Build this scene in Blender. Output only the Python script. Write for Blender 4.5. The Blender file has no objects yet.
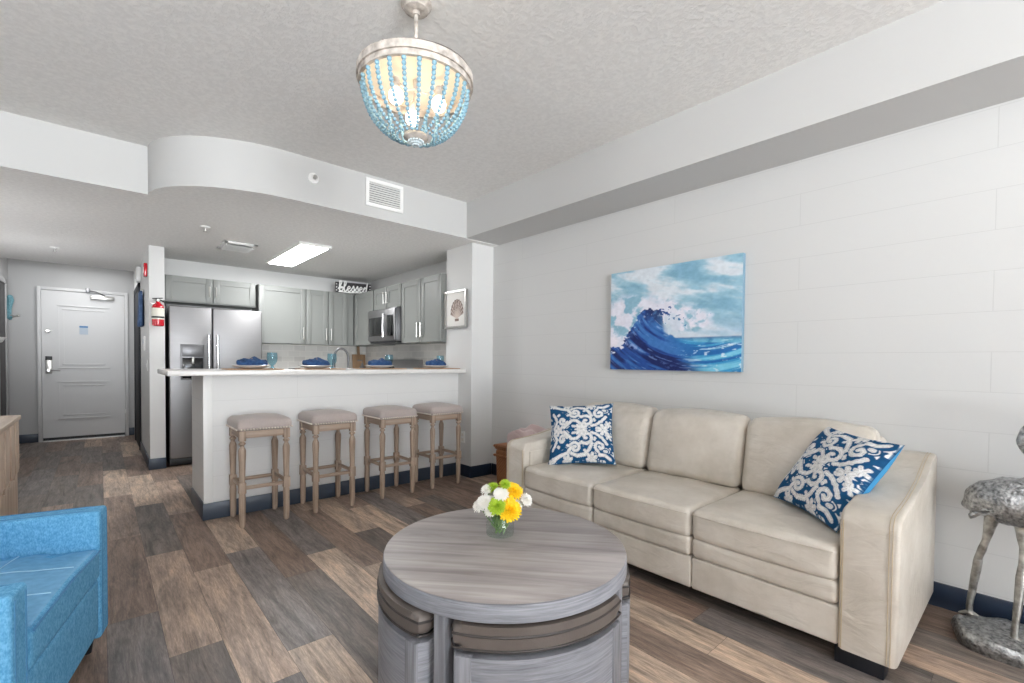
import bpy, bmesh, math, random
import numpy as np
from mathutils import Vector, Matrix, noise
random.seed(7)
PI = math.pi
C = bpy.context.scene.collection

# ------------------------------------------------------------------ materials
def lin(c):
    return tuple((v/255/12.92 if v/255 <= .04045 else ((v/255+.055)/1.055)**2.4) for v in c) + (1,)

class NT:
    def __init__(s, name):
        s.m = bpy.data.materials.new(name); s.m.use_nodes = True
        s.t = s.m.node_tree; s.b = s.t.nodes['Principled BSDF']
    def n(s, kind, **kw):
        nd = s.t.nodes.new(kind)
        for k, v in kw.items():
            if k.startswith('i_'):
                key = k[2:]; key = int(key) if key.isdigit() else key.replace('_', ' ')
                nd.inputs[key].default_value = v
            else: setattr(nd, k, v)
        return nd
    def l(s, a, b): s.t.links.new(a, b)
    def math(s, op, a, b=None):
        nd = s.n('ShaderNodeMath', operation=op)
        for i, v in enumerate((a, b)):
            if v is None: continue
            if isinstance(v, (int, float)): nd.inputs[i].default_value = v
            else: s.l(v, nd.inputs[i])
        return nd.outputs[0]
    def ramp(s, fac, stops, interp='LINEAR'):
        r = s.n('ShaderNodeValToRGB'); r.color_ramp.interpolation = interp
        e = r.color_ramp.elements
        while len(e) < len(stops): e.new(.5)
        for el, (p, c) in zip(e, stops): el.position = p; el.color = c
        s.l(fac, r.inputs[0]); return r.outputs[0]
    def mix(s, fac, a, b, blend='MIX'):
        nd = s.n('ShaderNodeMix', data_type='RGBA', blend_type=blend)
        for i, v in ((0, fac), (6, a), (7, b)):
            if isinstance(v, (int, float, tuple)): nd.inputs[i].default_value = v
            else: s.l(v, nd.inputs[i])
        return nd.outputs[2]
    def bump(s, h, strength=.2, dist=.01):
        b = s.n('ShaderNodeBump', i_Strength=strength, i_Distance=dist)
        s.l(h, b.inputs['Height']); s.l(b.outputs[0], s.b.inputs['Normal']); return b
    def coord(s, scale=(1,1,1), out='Object'):
        tc = s.n('ShaderNodeTexCoord'); mp = s.n('ShaderNodeMapping')
        mp.inputs['Scale'].default_value = scale
        s.l(tc.outputs[out], mp.inputs[0]); return mp.outputs[0]

def mat(name, rgb, rough=.5, metal=0, bump=0, bscale=50, var=0, vscale=4, coat=0, spec=.5, emit=None, es=0, trans=0, ior=1.45, stretch=(1,1,1), sheen=0):
    N = NT(name); b = N.b
    b.inputs['Base Color'].default_value = lin(rgb); b.inputs['Roughness'].default_value = rough
    b.inputs['Metallic'].default_value = metal; b.inputs['Specular IOR Level'].default_value = spec
    if coat: b.inputs['Coat Weight'].default_value = coat; b.inputs['Coat Roughness'].default_value = .15
    if sheen: b.inputs['Sheen Weight'].default_value = sheen
    if trans: b.inputs['Transmission Weight'].default_value = trans; b.inputs['IOR'].default_value = ior
    if emit: b.inputs['Emission Color'].default_value = lin(emit); b.inputs['Emission Strength'].default_value = es
    if var:
        v = N.n('ShaderNodeTexNoise', i_Scale=vscale, i_Detail=6.0); N.l(N.coord(stretch), v.inputs['Vector'])
        a = tuple(max(0, x-var) for x in rgb); c = tuple(min(255, x+var) for x in rgb)
        N.l(N.ramp(v.outputs['Fac'], [(.3, lin(a)), (.7, lin(c))]), b.inputs['Base Color'])
    if bump:
        v = N.n('ShaderNodeTexNoise', i_Scale=bscale, i_Detail=4.0); N.l(N.coord(stretch), v.inputs['Vector'])
        N.bump(v.outputs['Fac'], bump, .005)
    return N.m

M = {}
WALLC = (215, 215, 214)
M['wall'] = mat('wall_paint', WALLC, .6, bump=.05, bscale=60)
M['soffit'] = mat('darkened_wall_paint', (196, 196, 195), .6, bump=.05, bscale=60)  # same paint as the walls, darkened to offset the strong light on the soffit
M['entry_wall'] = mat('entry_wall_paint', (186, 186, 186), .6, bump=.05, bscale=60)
def ceiling_mat():
    N = NT('knockdown_ceiling'); N.b.inputs['Roughness'].default_value = .85
    co = N.coord()
    a = N.n('ShaderNodeTexNoise', i_Scale=38.0, i_Detail=5.0, i_Roughness=.6); N.l(co, a.inputs['Vector'])
    r = N.ramp(a.outputs['Fac'], [(.44, (0,0,0,1)), (.56, (1,1,1,1))])
    N.bump(r, .28, .006)
    c = N.ramp(a.outputs['Fac'], [(.35, lin((228,227,225))), (.65, lin((238,237,235)))])
    N.l(c, N.b.inputs['Base Color']); return N.m
M['ceiling'] = ceiling_mat()
def block_mat(name, ax, rgb, zoff, yoff, rh=.182, bw=1.56, mort=.0022, cdark=.95):
    N = NT(name); N.b.inputs['Roughness'].default_value = .5
    tc = N.n('ShaderNodeTexCoord'); sp = N.n('ShaderNodeSeparateXYZ'); N.l(tc.outputs['Object'], sp.inputs[0])
    u = N.math('ADD', sp.outputs[ax], 20*bw - yoff); w = N.math('ADD', sp.outputs[2], 10*rh - zoff)
    cb = N.n('ShaderNodeCombineXYZ'); N.l(u, cb.inputs[0]); N.l(w, cb.inputs[1])
    br = N.n('ShaderNodeTexBrick', offset=.5, offset_frequency=2, squash=1.0)
    br.inputs['Scale'].default_value = 1; br.inputs['Brick Width'].default_value = bw; br.inputs['Row Height'].default_value = rh
    br.inputs['Mortar Size'].default_value = mort; br.inputs['Mortar Smooth'].default_value = .6
    N.l(cb.outputs[0], br.inputs['Vector'])
    a = lin(rgb); d = lin(tuple(x*cdark for x in rgb))
    N.l(N.ramp(br.outputs['Fac'], [(0, a), (1, d)]), N.b.inputs['Base Color'])
    ns = N.n('ShaderNodeTexNoise', i_Scale=90.0, i_Detail=3.0); N.l(tc.outputs['Object'], ns.inputs['Vector'])
    h = N.math('SUBTRACT', N.math('MULTIPLY', ns.outputs['Fac'], .12), br.outputs['Fac'])
    N.bump(h, .2, .004); return N.m
M['block'] = block_mat('painted_block_wall', 1, (205,205,204), 1.217-.182*6, .143)
M['shiplap'] = block_mat('painted_panel_front', 0, (222,222,221), 1.217-.182*6, .4, cdark=.95)

def floor_mat():
    N = NT('plank_floor'); b = N.b
    tc = N.n('ShaderNodeTexCoord'); sp = N.n('ShaderNodeSeparateXYZ'); N.l(tc.outputs['Object'], sp.inputs[0])
    at = N.n('ShaderNodeAttribute', attribute_name='Col'); base = at.outputs['Color']
    pi_ = N.n('ShaderNodeAttribute', attribute_name='plank'); pid = pi_.outputs['Fac']
    def gc(kx, ky, kz):
        g = N.n('ShaderNodeCombineXYZ')
        N.l(N.math('ADD', N.math('MULTIPLY', sp.outputs[0], kx), N.math('MULTIPLY', pid, 50)), g.inputs[0])
        N.l(N.math('MULTIPLY', sp.outputs[1], ky), g.inputs[1]); N.l(N.math('MULTIPLY', pid, kz), g.inputs[2]); return g.outputs[0]
    n1 = N.n('ShaderNodeTexNoise', i_Scale=1.0, i_Detail=10.0, i_Roughness=.74, i_Distortion=.9); N.l(gc(30, 2.6, 37), n1.inputs['Vector'])
    n2 = N.n('ShaderNodeTexNoise', i_Scale=1.0, i_Detail=6.0, i_Roughness=.6, i_Distortion=1.3); N.l(gc(9, 1.8, 71), n2.inputs['Vector'])
    n3 = N.n('ShaderNodeTexNoise', i_Scale=1.0, i_Detail=6.0, i_Roughness=.8, i_Distortion=.5); N.l(gc(150, 14, 17), n3.inputs['Vector'])
    kn = N.n('ShaderNodeTexVoronoi', i_Scale=1.0); N.l(gc(5.5, 2.2, 29), kn.inputs['Vector'])
    c = N.mix(1.0, base, N.ramp(n2.outputs['Fac'], [(.33, (.62,.63,.65,1)), (.5, (.98,.97,.96,1)), (.68, (1.22,1.18,1.13,1))]), 'MULTIPLY')
    c = N.mix(1.0, c, N.ramp(n1.outputs['Fac'], [(.32, (.50,.49,.49,1)), (.47, (.95,.94,.94,1)), (.68, (1.38,1.36,1.34,1))]), 'MULTIPLY')
    c = N.mix(1.0, c, N.ramp(n3.outputs['Fac'], [(.34, (.66,.66,.66,1)), (.52, (1.0,1.0,1.0,1)), (.70, (1.42,1.42,1.42,1))]), 'MULTIPLY')
    c = N.mix(N.ramp(kn.outputs['Distance'], [(.03, (.6,.6,.6,1)), (.13, (0,0,0,1))]), c, lin((70,56,48)))
    N.l(c, b.inputs['Base Color'])
    N.l(N.ramp(n1.outputs['Fac'], [(.3, (.52,.52,.52,1)), (.7, (.38,.38,.38,1))]), b.inputs['Roughness'])
    N.bump(N.math('ADD', n1.outputs['Fac'], N.math('MULTIPLY', n3.outputs['Fac'], .5)), .22, .003)
    b.inputs['Specular IOR Level'].default_value = .45
    return N.m
M['floor'] = floor_mat()

def wood(name, c1, c2, axis=0, scale=30, rough=.55, amp=.25, along=1.5, coat=0, rotz=0, horiz=False):
    N = NT(name); N.b.inputs['Roughness'].default_value = rough
    sc = [scale]*3; sc[axis] = along
    if horiz: sc = [along*2, along*2, scale]
    co = N.coord(tuple(sc))
    if rotz:
        tc = N.n('ShaderNodeTexCoord'); r1 = N.n('ShaderNodeMapping'); r1.inputs['Rotation'].default_value = (0, 0, rotz); N.l(tc.outputs['Object'], r1.inputs[0])
        r2 = N.n('ShaderNodeMapping'); r2.inputs['Scale'].default_value = tuple(sc); N.l(r1.outputs[0], r2.inputs[0]); co = r2.outputs[0]
    n1 = N.n('ShaderNodeTexNoise', i_Scale=1.0, i_Detail=8.0, i_Roughness=.65, i_Distortion=.6); N.l(co, n1.inputs['Vector'])
    n2 = N.n('ShaderNodeTexNoise', i_Scale=2.2, i_Detail=3.0); N.l(N.coord(tuple(1.6 if i != axis else .5 for i in range(3))), n2.inputs['Vector'])
    f = N.math('ADD', N.math('MULTIPLY', n1.outputs['Fac'], .7), N.math('MULTIPLY', n2.outputs['Fac'], .3))
    N.l(N.ramp(f, [(.36, lin(c1)), (.62, lin(c2))]), N.b.inputs['Base Color'])
    N.bump(n1.outputs['Fac'], amp, .003)
    if coat: N.b.inputs['Coat Weight'].default_value = coat
    return N.m
M['stool_wood'] = wood('weathered_oak', (134,112,96), (186,166,148), 2, 60)
M['stool_rail'] = wood('weathered_oak_rail', (134,112,96), (186,166,148), 0, 60)
M['stool_side'] = wood('weathered_oak_side', (134,112,96), (186,166,148), 1, 60)
M['stool_fabric'] = mat('taupe_linen', (178,166,161), .9, bump=.25, bscale=400, var=6, vscale=200, sheen=.3)
M['nail'] = mat('pewter_nail', (226,216,205), .35, metal=.7)
M['table_top'] = wood('grey_washed_top', (124,117,115), (178,171,168), 0, 16, rough=.46, amp=.12, along=1.3, coat=0, rotz=math.radians(48))
M['table_side'] = wood('grey_washed_side', (106,107,113), (154,155,162), 0, 110, rough=.5, along=2.5, horiz=True)
M['table_leg'] = wood('grey_washed_leg', (104,104,109), (150,150,156), 2, 60, rough=.5, along=2)
M['ottoman_leather'] = mat('taupe_leatherette', (100,92,87), .42, bump=.12, bscale=160, var=8, vscale=6)
M['piping'] = mat('dark_piping', (58,52,50), .5)
def leather_mat():
    N = NT('beige_leather'); b = N.b; b.inputs['Roughness'].default_value = .40; b.inputs['Specular IOR Level'].default_value = .5
    co = N.coord()
    v = N.n('ShaderNodeTexNoise', i_Scale=4.5, i_Detail=5.0, i_Roughness=.6); N.l(co, v.inputs['Vector'])
    N.l(N.ramp(v.outputs['Fac'], [(.32, lin((184,176,164))), (.5, lin((198,190,179))), (.68, lin((208,201,191)))]), b.inputs['Base Color'])
    w = N.n('ShaderNodeTexNoise', i_Scale=9.0, i_Detail=3.0, i_Distortion=1.2); N.l(N.coord((1,.7,1.6)), w.inputs['Vector'])
    g = N.n('ShaderNodeTexNoise', i_Scale=220.0, i_Detail=2.0); N.l(co, g.inputs['Vector'])
    h = N.math('ADD', N.math('MULTIPLY', w.outputs['Fac'], 1.0), N.math('MULTIPLY', g.outputs['Fac'], .035))
    N.bump(h, .35, .02); return N.m
M['leather'] = leather_mat()
M['leather_light'] = mat('tan_stitch', (188,170,140), .7)
M['black'] = mat('black_wood', (22,24,30), .4)
M['base'] = mat('slate_baseboard', (60,70,84), .35, bump=.03, bscale=30)
M['base_dark'] = mat('navy_baseboard', (34,46,64), .35)
def blue_fabric():
    N = NT('sky_blue_tweed'); N.b.inputs['Roughness'].default_value = .85; N.b.inputs['Specular IOR Level'].default_value = .2
    v = N.n('ShaderNodeTexNoise', i_Scale=260.0, i_Detail=3.0); N.l(N.coord((1,1,.5)), v.inputs['Vector'])
    w = N.n('ShaderNodeTexNoise', i_Scale=60.0, i_Detail=4.0); N.l(N.coord(), w.inputs['Vector'])
    f = N.math('ADD', N.math('MULTIPLY', v.outputs['Fac'], .6), N.math('MULTIPLY', w.outputs['Fac'], .4))
    N.l(N.ramp(f, [(.38, lin((76,144,188))), (.62, lin((116,178,216)))]), N.b.inputs['Base Color'])
    N.bump(v.outputs['Fac'], .25, .002); return N.m
M['blue_fabric'] = blue_fabric()
M['blue_seat'] = mat('blue_seat_fabric', (100,158,198), .6, bump=.12, bscale=220, var=9, vscale=40)
M['seam_dark'] = mat('dark_seam', (74,132,176), .8)
M['seam_light'] = mat('light_seam', (168,206,226), .7)
M['cab'] = mat('sage_grey_cabinet', (130,132,129), .42)
M['cab_in'] = mat('cabinet_shadow_gap', (88,92,90), .6)
M['steel_b'] = None
def steel(name, rgb=(205,205,206), rough=.28, axis=2):
    N = NT(name); N.b.inputs['Base Color'].default_value = lin(rgb); N.b.inputs['Metallic'].default_value = 1
    sc = [300]*3; sc[axis] = 2
    v = N.n('ShaderNodeTexNoise', i_Scale=1.0, i_Detail=3.0); N.l(N.coord(tuple(sc)), v.inputs['Vector'])
    N.l(N.ramp(v.outputs['Fac'], [(.3, (rough-.05,)*3+(1,)), (.7, (rough+.08,)*3+(1,))]), N.b.inputs['Roughness'])
    return N.m
M['steel'] = steel('brushed_steel', (146,145,146), .42, 0)
M['steel_dark'] = steel('dark_steel', (120,120,122), .35, 0)
M['chrome'] = mat('chrome', (225,225,228), .12, metal=1)
M['nickel'] = mat('satin_nickel', (196,194,190), .3, metal=1)
M['black_gloss'] = mat('black_gloss', (14,15,17), .12)
M['black_plastic'] = mat('black_plastic', (30,31,34), .4)
M['quartz'] = mat('white_quartz', (232,230,227), .18, var=3, vscale=60)
M['white'] = mat('white_plastic', (236,236,234), .4)
M['door'] = mat('white_door_paint', (212,212,212), .42)
M['offwhite'] = mat('offwhite', (222,218,210), .6)
M['dark'] = mat('dark_void', (34,36,42), .7)
M['dark_wood'] = mat('dark_frame', (48,46,48), .5)
M['red'] = mat('extinguisher_red', (196,22,40), .25, coat=.5)
M['label'] = mat('label_white', (228,226,214), .5)
def tile_mat():
    N = NT('subway_tile'); N.b.inputs['Roughness'].default_value = .16
    tc = N.n('ShaderNodeTexCoord'); sp = N.n('ShaderNodeSeparateXYZ'); N.l(tc.outputs['Object'], sp.inputs[0])
    cb = N.n('ShaderNodeCombineXYZ'); N.l(N.math('ADD', sp.outputs[0], sp.outputs[1]), cb.inputs[0]); N.l(sp.outputs[2], cb.inputs[1])
    br = N.n('ShaderNodeTexBrick', offset=.5, offset_frequency=2)
    br.inputs['Scale'].default_value = 1; br.inputs['Brick Width'].default_value = .15; br.inputs['Row Height'].default_value = .075
    br.inputs['Mortar Size'].default_value = .003; br.inputs['Color1'].default_value = lin((220,218,214)); br.inputs['Color2'].default_value = lin((206,204,201))
    br.inputs['Mortar'].default_value = lin((228,226,222)); N.l(cb.outputs[0], br.inputs['Vector'])
    N.l(br.outputs['Color'], N.b.inputs['Base Color']); N.bump(N.math('MULTIPLY', br.outputs['Fac'], -1), .5, .004); return N.m
M['tile'] = tile_mat()
M['glow'] = mat('fluorescent_diffuser', (255,255,255), .5, emit=(255,253,248), es=7)
M['bulb'] = mat('warm_bulb', (255,240,220), .4, emit=(255,214,170), es=3.2)
M['bulb_warm'] = mat('glowing_warm_bulb', (255,240,220), .4, emit=(255,226,190), es=13)
M['washed'] = mat('whitewashed_metal', (182,174,166), .65, var=36, vscale=30, bump=.2, bscale=80)
M['cream'] = mat('cream_liner', (248,240,228), .6)
M['wire'] = mat('rusty_wire', (128,118,112), .5, metal=.3)
M['bead'] = mat('turquoise_bead', (128,166,184), .35, var=24, vscale=120)
M['bead_pale'] = mat('pale_clear_bead', (196,208,212), .25)
M['pewter'] = mat('antique_pewter', (152,153,154), .30, metal=.95, bump=1.0, bscale=110, var=50, vscale=70)
M['pewter_leg'] = mat('antique_pewter_leg', (160,158,153), .32, metal=.9, bump=.35, bscale=120, var=40, vscale=30)
def wicker():
    N = NT('brown_wicker'); N.b.inputs['Roughness'].default_value = .6
    w = N.n('ShaderNodeTexWave', wave_type='BANDS', bands_direction='Z', i_Scale=28.0, i_Distortion=1.5); N.l(N.coord(), w.inputs['Vector'])
    w2 = N.n('ShaderNodeTexWave', wave_type='BANDS', bands_direction='DIAGONAL', i_Scale=22.0, i_Distortion=1.0); N.l(N.coord(), w2.inputs['Vector'])
    f = N.math('MULTIPLY', w.outputs['Fac'], w2.outputs['Fac'])
    N.l(N.ramp(f, [(0, lin((112,66,38))), (.4, lin((176,116,72))), (1, lin((206,152,104)))]), N.b.inputs['Base Color'])
    N.bump(f, .8, .008); return N.m
M['wicker'] = wicker()
M['pink'] = mat('dusty_pink_throw', (186,164,162), .95, bump=.5, bscale=90, sheen=.4)
M['pallet'] = wood('pale_pine', (168,150,134), (204,187,170), 1, 30, along=1.5)
M['pallet_v'] = wood('pale_pine_vertical', (172,150,132), (208,190,172), 2, 30, along=1.5)
M['napkin'] = mat('denim_blue_napkin', (38,72,116), .9, var=14, vscale=60, bump=.3, bscale=200)
M['plate'] = mat('white_plate', (232,232,234), .15)
M['mat_brown'] = mat('woven_placemat', (176,142,112), .9, bump=.6, bscale=180, var=16, vscale=120)
M['ring'] = mat('coral_ring', (150,122,96), .5)
M['cutboard'] = wood('walnut_board', (118,92,66), (160,130,98), 2, 30, along=2)
M['stem'] = mat('green_stem', (92,128,62), .5)
M['leaf'] = mat('green_leaf', (112,142,84), .5)
M['fl_yellow'] = mat('yellow_petal', (250,206,22), .55, var=14, vscale=90)
M['fl_white'] = mat('white_petal', (240,238,232), .55)
M['fl_green'] = mat('lime_petal', (172,200,52), .55, var=14, vscale=90)
M['blue_card'] = mat('blue_card_heading', (96,140,186), .6)
M['paper'] = mat('paper_card', (186,198,210), .6)
M['turq'] = mat('turquoise_paint', (110,158,170), .5, var=18, vscale=60)
M['coat'] = mat('blue_garment', (64,88,124), .9, var=18, vscale=20)
M['outside'] = mat('sunlit_balcony', (220,216,208), .8)
def glass(name, rgb=(255,255,255), rough=0.0):
    """thin-walled glass: clear transmission with a Fresnel reflection"""
    N = NT(name); t = N.t; out = t.nodes['Material Output']
    tr = N.n('ShaderNodeBsdfTransparent'); tr.inputs[0].default_value = lin(rgb)
    gl = N.n('ShaderNodeBsdfGlossy'); gl.inputs['Roughness'].default_value = .04
    fr = N.n('ShaderNodeLayerWeight'); fr.inputs['Blend'].default_value = .35
    k = N.math('ADD', N.math('MULTIPLY', N.math('POWER', fr.outputs['Facing'], 2.5), .45), .05)
    mx = N.n('ShaderNodeMixShader'); N.l(k, mx.inputs[0]); N.l(tr.outputs[0], mx.inputs[1]); N.l(gl.outputs[0], mx.inputs[2])
    N.l(mx.outputs[0], out.inputs['Surface']); return N.m
M['glass'] = glass('clear_glass', (244,249,247))
M['glass_blue'] = glass('aqua_glass', (196,226,236), .02)
def vcol(name, rough=.5, bump=0, bscale=200, spec=.4):
    N = NT(name); N.b.inputs['Roughness'].default_value = rough; N.b.inputs['Specular IOR Level'].default_value = spec
    a = N.n('ShaderNodeAttribute', attribute_name='Col'); N.l(a.outputs['Color'], N.b.inputs['Base Color'])
    if bump:
        v = N.n('ShaderNodeTexNoise', i_Scale=bscale, i_Detail=3.0); N.l(N.coord(), v.inputs['Vector']); N.bump(v.outputs['Fac'], bump, .003)
    return N.m
M['painted'] = vcol('painted_canvas', .45, .2, 60)
M['damask'] = vcol('damask_cloth', .9, .3, 300, .1)
M['print'] = vcol('shell_print', .6)

# ------------------------------------------------------------------ mesh helpers
def empty(name, loc=(0,0,0), rz=0, label=None, cat=None, group=None):
    o = bpy.data.objects.new(name, None); C.objects.link(o); o.location = loc; o.rotation_euler = (0,0,rz)
    o.empty_display_size = .1
    tag(o, label, cat, group); return o
def tag(o, label=None, cat=None, group=None, kind=None):
    if label: o['label'] = label
    if cat: o['category'] = cat
    if group: o['group'] = group
    if kind: o['kind'] = kind
    return o

class B:
    """collects shapes into one bmesh"""
    def __init__(s): s.bm = bmesh.new()
    def _add(s, bm2, mtx=None):
        if mtx is not None: bmesh.ops.transform(bm2, matrix=mtx, verts=bm2.verts)
        me = bpy.data.meshes.new('t'); bm2.to_mesh(me); bm2.free(); s.bm.from_mesh(me); bpy.data.meshes.remove(me)
        return s
    def box(s, x0, x1, y0, y1, z0, z1, bev=0, seg=2, mtx=None):
        b = bmesh.new(); bmesh.ops.create_cube(b, size=1)
        for v in b.verts: v.co = Vector(((x0+x1)/2+v.co.x*(x1-x0), (y0+y1)/2+v.co.y*(y1-y0), (z0+z1)/2+v.co.z*(z1-z0)))
        if bev: bmesh.ops.bevel(b, geom=b.edges[:], offset=bev, segments=seg, affect='EDGES', profile=.5)
        return s._add(b, mtx)
    def prism(s, pts, z0, z1, bev=0, seg=2, mtx=None, holes=None):
        b = bmesh.new()
        lo = [b.verts.new((x, y, z0)) for x, y in pts]; hi = [b.verts.new((x, y, z1)) for x, y in pts]
        n = len(pts); b.faces.new(lo[::-1]); b.faces.new(hi)
        for i in range(n): b.faces.new((lo[i], lo[(i+1)%n], hi[(i+1)%n], hi[i]))
        if bev:
            es = [e for e in b.edges if abs(e.verts[0].co.z-e.verts[1].co.z) < 1e-7]
            bmesh.ops.bevel(b, geom=es, offset=bev, segments=seg, affect='EDGES', profile=.5)
        bmesh.ops.recalc_face_normals(b, faces=b.faces)
        return s._add(b, mtx)
    def lathe(s, prof, seg=32, mtx=None, cx=0, cy=0, caps=True):
        b = bmesh.new(); rings = []
        for r, z in prof:
            rings.append([b.verts.new((cx+r*math.cos(2*PI*i/seg), cy+r*math.sin(2*PI*i/seg), z)) for i in range(seg)])
        for a, c in zip(rings, rings[1:]):
            for i in range(seg): b.faces.new((a[i], a[(i+1)%seg], c[(i+1)%seg], c[i]))
        if caps:
            b.faces.new(rings[0][::-1]); b.faces.new(rings[-1])
        bmesh.ops.recalc_face_normals(b, faces=b.faces)
        return s._add(b, mtx)
    def tube(s, pts, r, seg=8, caps=True, closed=False):
        b = bmesh.new(); pts = [Vector(p) for p in pts]; n = len(pts); rings = []; prev = None
        rr = r if hasattr(r, '__len__') else [r]*n
        for i, p in enumerate(pts):
            if closed: t = (pts[(i+1)%n]-pts[i-1]).normalized()
            else: t = (pts[min(i+1, n-1)]-pts[max(i-1, 0)]).normalized()
            if prev is None:
                a = Vector((0,0,1)) if abs(t.z) < .9 else Vector((1,0,0)); u = t.cross(a).normalized()
            else: u = (prev - t*prev.dot(t)).normalized()
            prev = u; w = t.cross(u)
            rings.append([b.verts.new(p + (u*math.cos(2*PI*k/seg)+w*math.sin(2*PI*k/seg))*rr[i]) for k in range(seg)])
        prs = list(zip(rings, rings[1:])) + ([(rings[-1], rings[0])] if closed else [])
        for a, c in prs:
            for k in range(seg): b.faces.new((a[k], a[(k+1)%seg], c[(k+1)%seg], c[k]))
        if caps and not closed: b.faces.new(rings[0][::-1]); b.faces.new(rings[-1])
        bmesh.ops.recalc_face_normals(b, faces=b.faces)
        return s._add(b)
    def sphere(s, c, r, seg=12, scale=(1,1,1), mtx=None):
        b = bmesh.new(); bmesh.ops.create_uvsphere(b, u_segments=seg, v_segments=max(4, seg//2+1), radius=r)
        for v in b.verts: v.co = Vector((v.co.x*scale[0]+c[0], v.co.y*scale[1]+c[1], v.co.z*scale[2]+c[2]))
        return s._add(b, mtx)
    def ico(s, c, r, sub=1):
        b = bmesh.new(); bmesh.ops.create_icosphere(b, subdivisions=sub, radius=r)
        for v in b.verts: v.co += Vector(c)
        return s._add(b)
    def soft(s, x0, x1, y0, y1, z0, z1, r=.03, n=14, puff=(0,0,0), noise_amp=0, mtx=None, fn=None):
        """rounded, puffed block"""
        b = bmesh.new(); h = Vector(((x1-x0)/2, (y1-y0)/2, (z1-z0)/2)); c = Vector(((x0+x1)/2, (y0+y1)/2, (z0+z1)/2))
        r = min(r, min(h)*.98)
        def axis_pts(hh):
            k = 4; a = [-hh + r*(1-math.cos(PI/2*i/k)) for i in range(k)]
            m = [-hh+r + (2*(hh-r))*i/n for i in range(n+1)]
            return a + m + [-q for q in a[::-1]]
        ax = [axis_pts(hh) for hh in h]; vm = {}
        def vert(i, j, k):
            if (i,j,k) in vm: return vm[(i,j,k)]
            q = Vector((ax[0][i], ax[1][j], ax[2][k]))
            inner = Vector([max(-(hh-r), min(hh-r, v)) for hh, v in zip(h, q)])
            d = q-inner
            p = inner + (d.normalized()*r if d.length > 1e-9 else d)
            un, vn, wn = q.x/h.x, q.y/h.y, q.z/h.z
            p.x += puff[0]*un*(1-vn*vn)*(1-wn*wn); p.y += puff[1]*vn*(1-un*un)*(1-wn*wn); p.z += puff[2]*wn*(1-un*un)*(1-vn*vn)
            if noise_amp: p += noise.noise_vector((p+c)*5)*noise_amp
            if fn: p = Vector(fn(p, un, vn, wn))
            vm[(i,j,k)] = b.verts.new(p+c); return vm[(i,j,k)]
        L = [len(a) for a in ax]
        for d in range(3):
            e, f = [q for q in range(3) if q != d]
            for side in (0, L[d]-1):
                for i in range(L[e]-1):
                    for j in range(L[f]-1):
                        ids = []
                        for di, dj in ((0,0),(1,0),(1,1),(0,1)):
                            t = [0,0,0]; t[d] = side; t[e] = i+di; t[f] = j+dj; ids.append(vert(*t))
                        try: b.faces.new(ids)
                        except ValueError: pass
        bmesh.ops.recalc_face_normals(b, faces=b.faces)
        return s._add(b, mtx)
    def obj(s, name, m, parent=None, smooth=True, label=None, cat=None, group=None, kind=None, angle=40):
        me = bpy.data.meshes.new(name); s.bm.to_mesh(me); s.bm.free()
        o = bpy.data.objects.new(name, me); C.objects.link(o)
        me.materials.append(M[m] if isinstance(m, str) else m)
        if smooth:
            me.polygons.foreach_set('use_smooth', [True]*len(me.polygons))
            try: me.set_sharp_from_angle(angle=math.radians(angle))
            except Exception: pass
        if parent: o.parent = parent
        tag(o, label, cat, group, kind); return o
def struct(b, name, m): return b.obj(name, m, kind='structure')
def box(*a, **k): return B().box(*a, **k)

def copy_tree(o, parent=None):
    c = o.copy(); C.objects.link(c); c.parent = parent
    for ch in o.children: copy_tree(ch, c)
    return c

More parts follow.
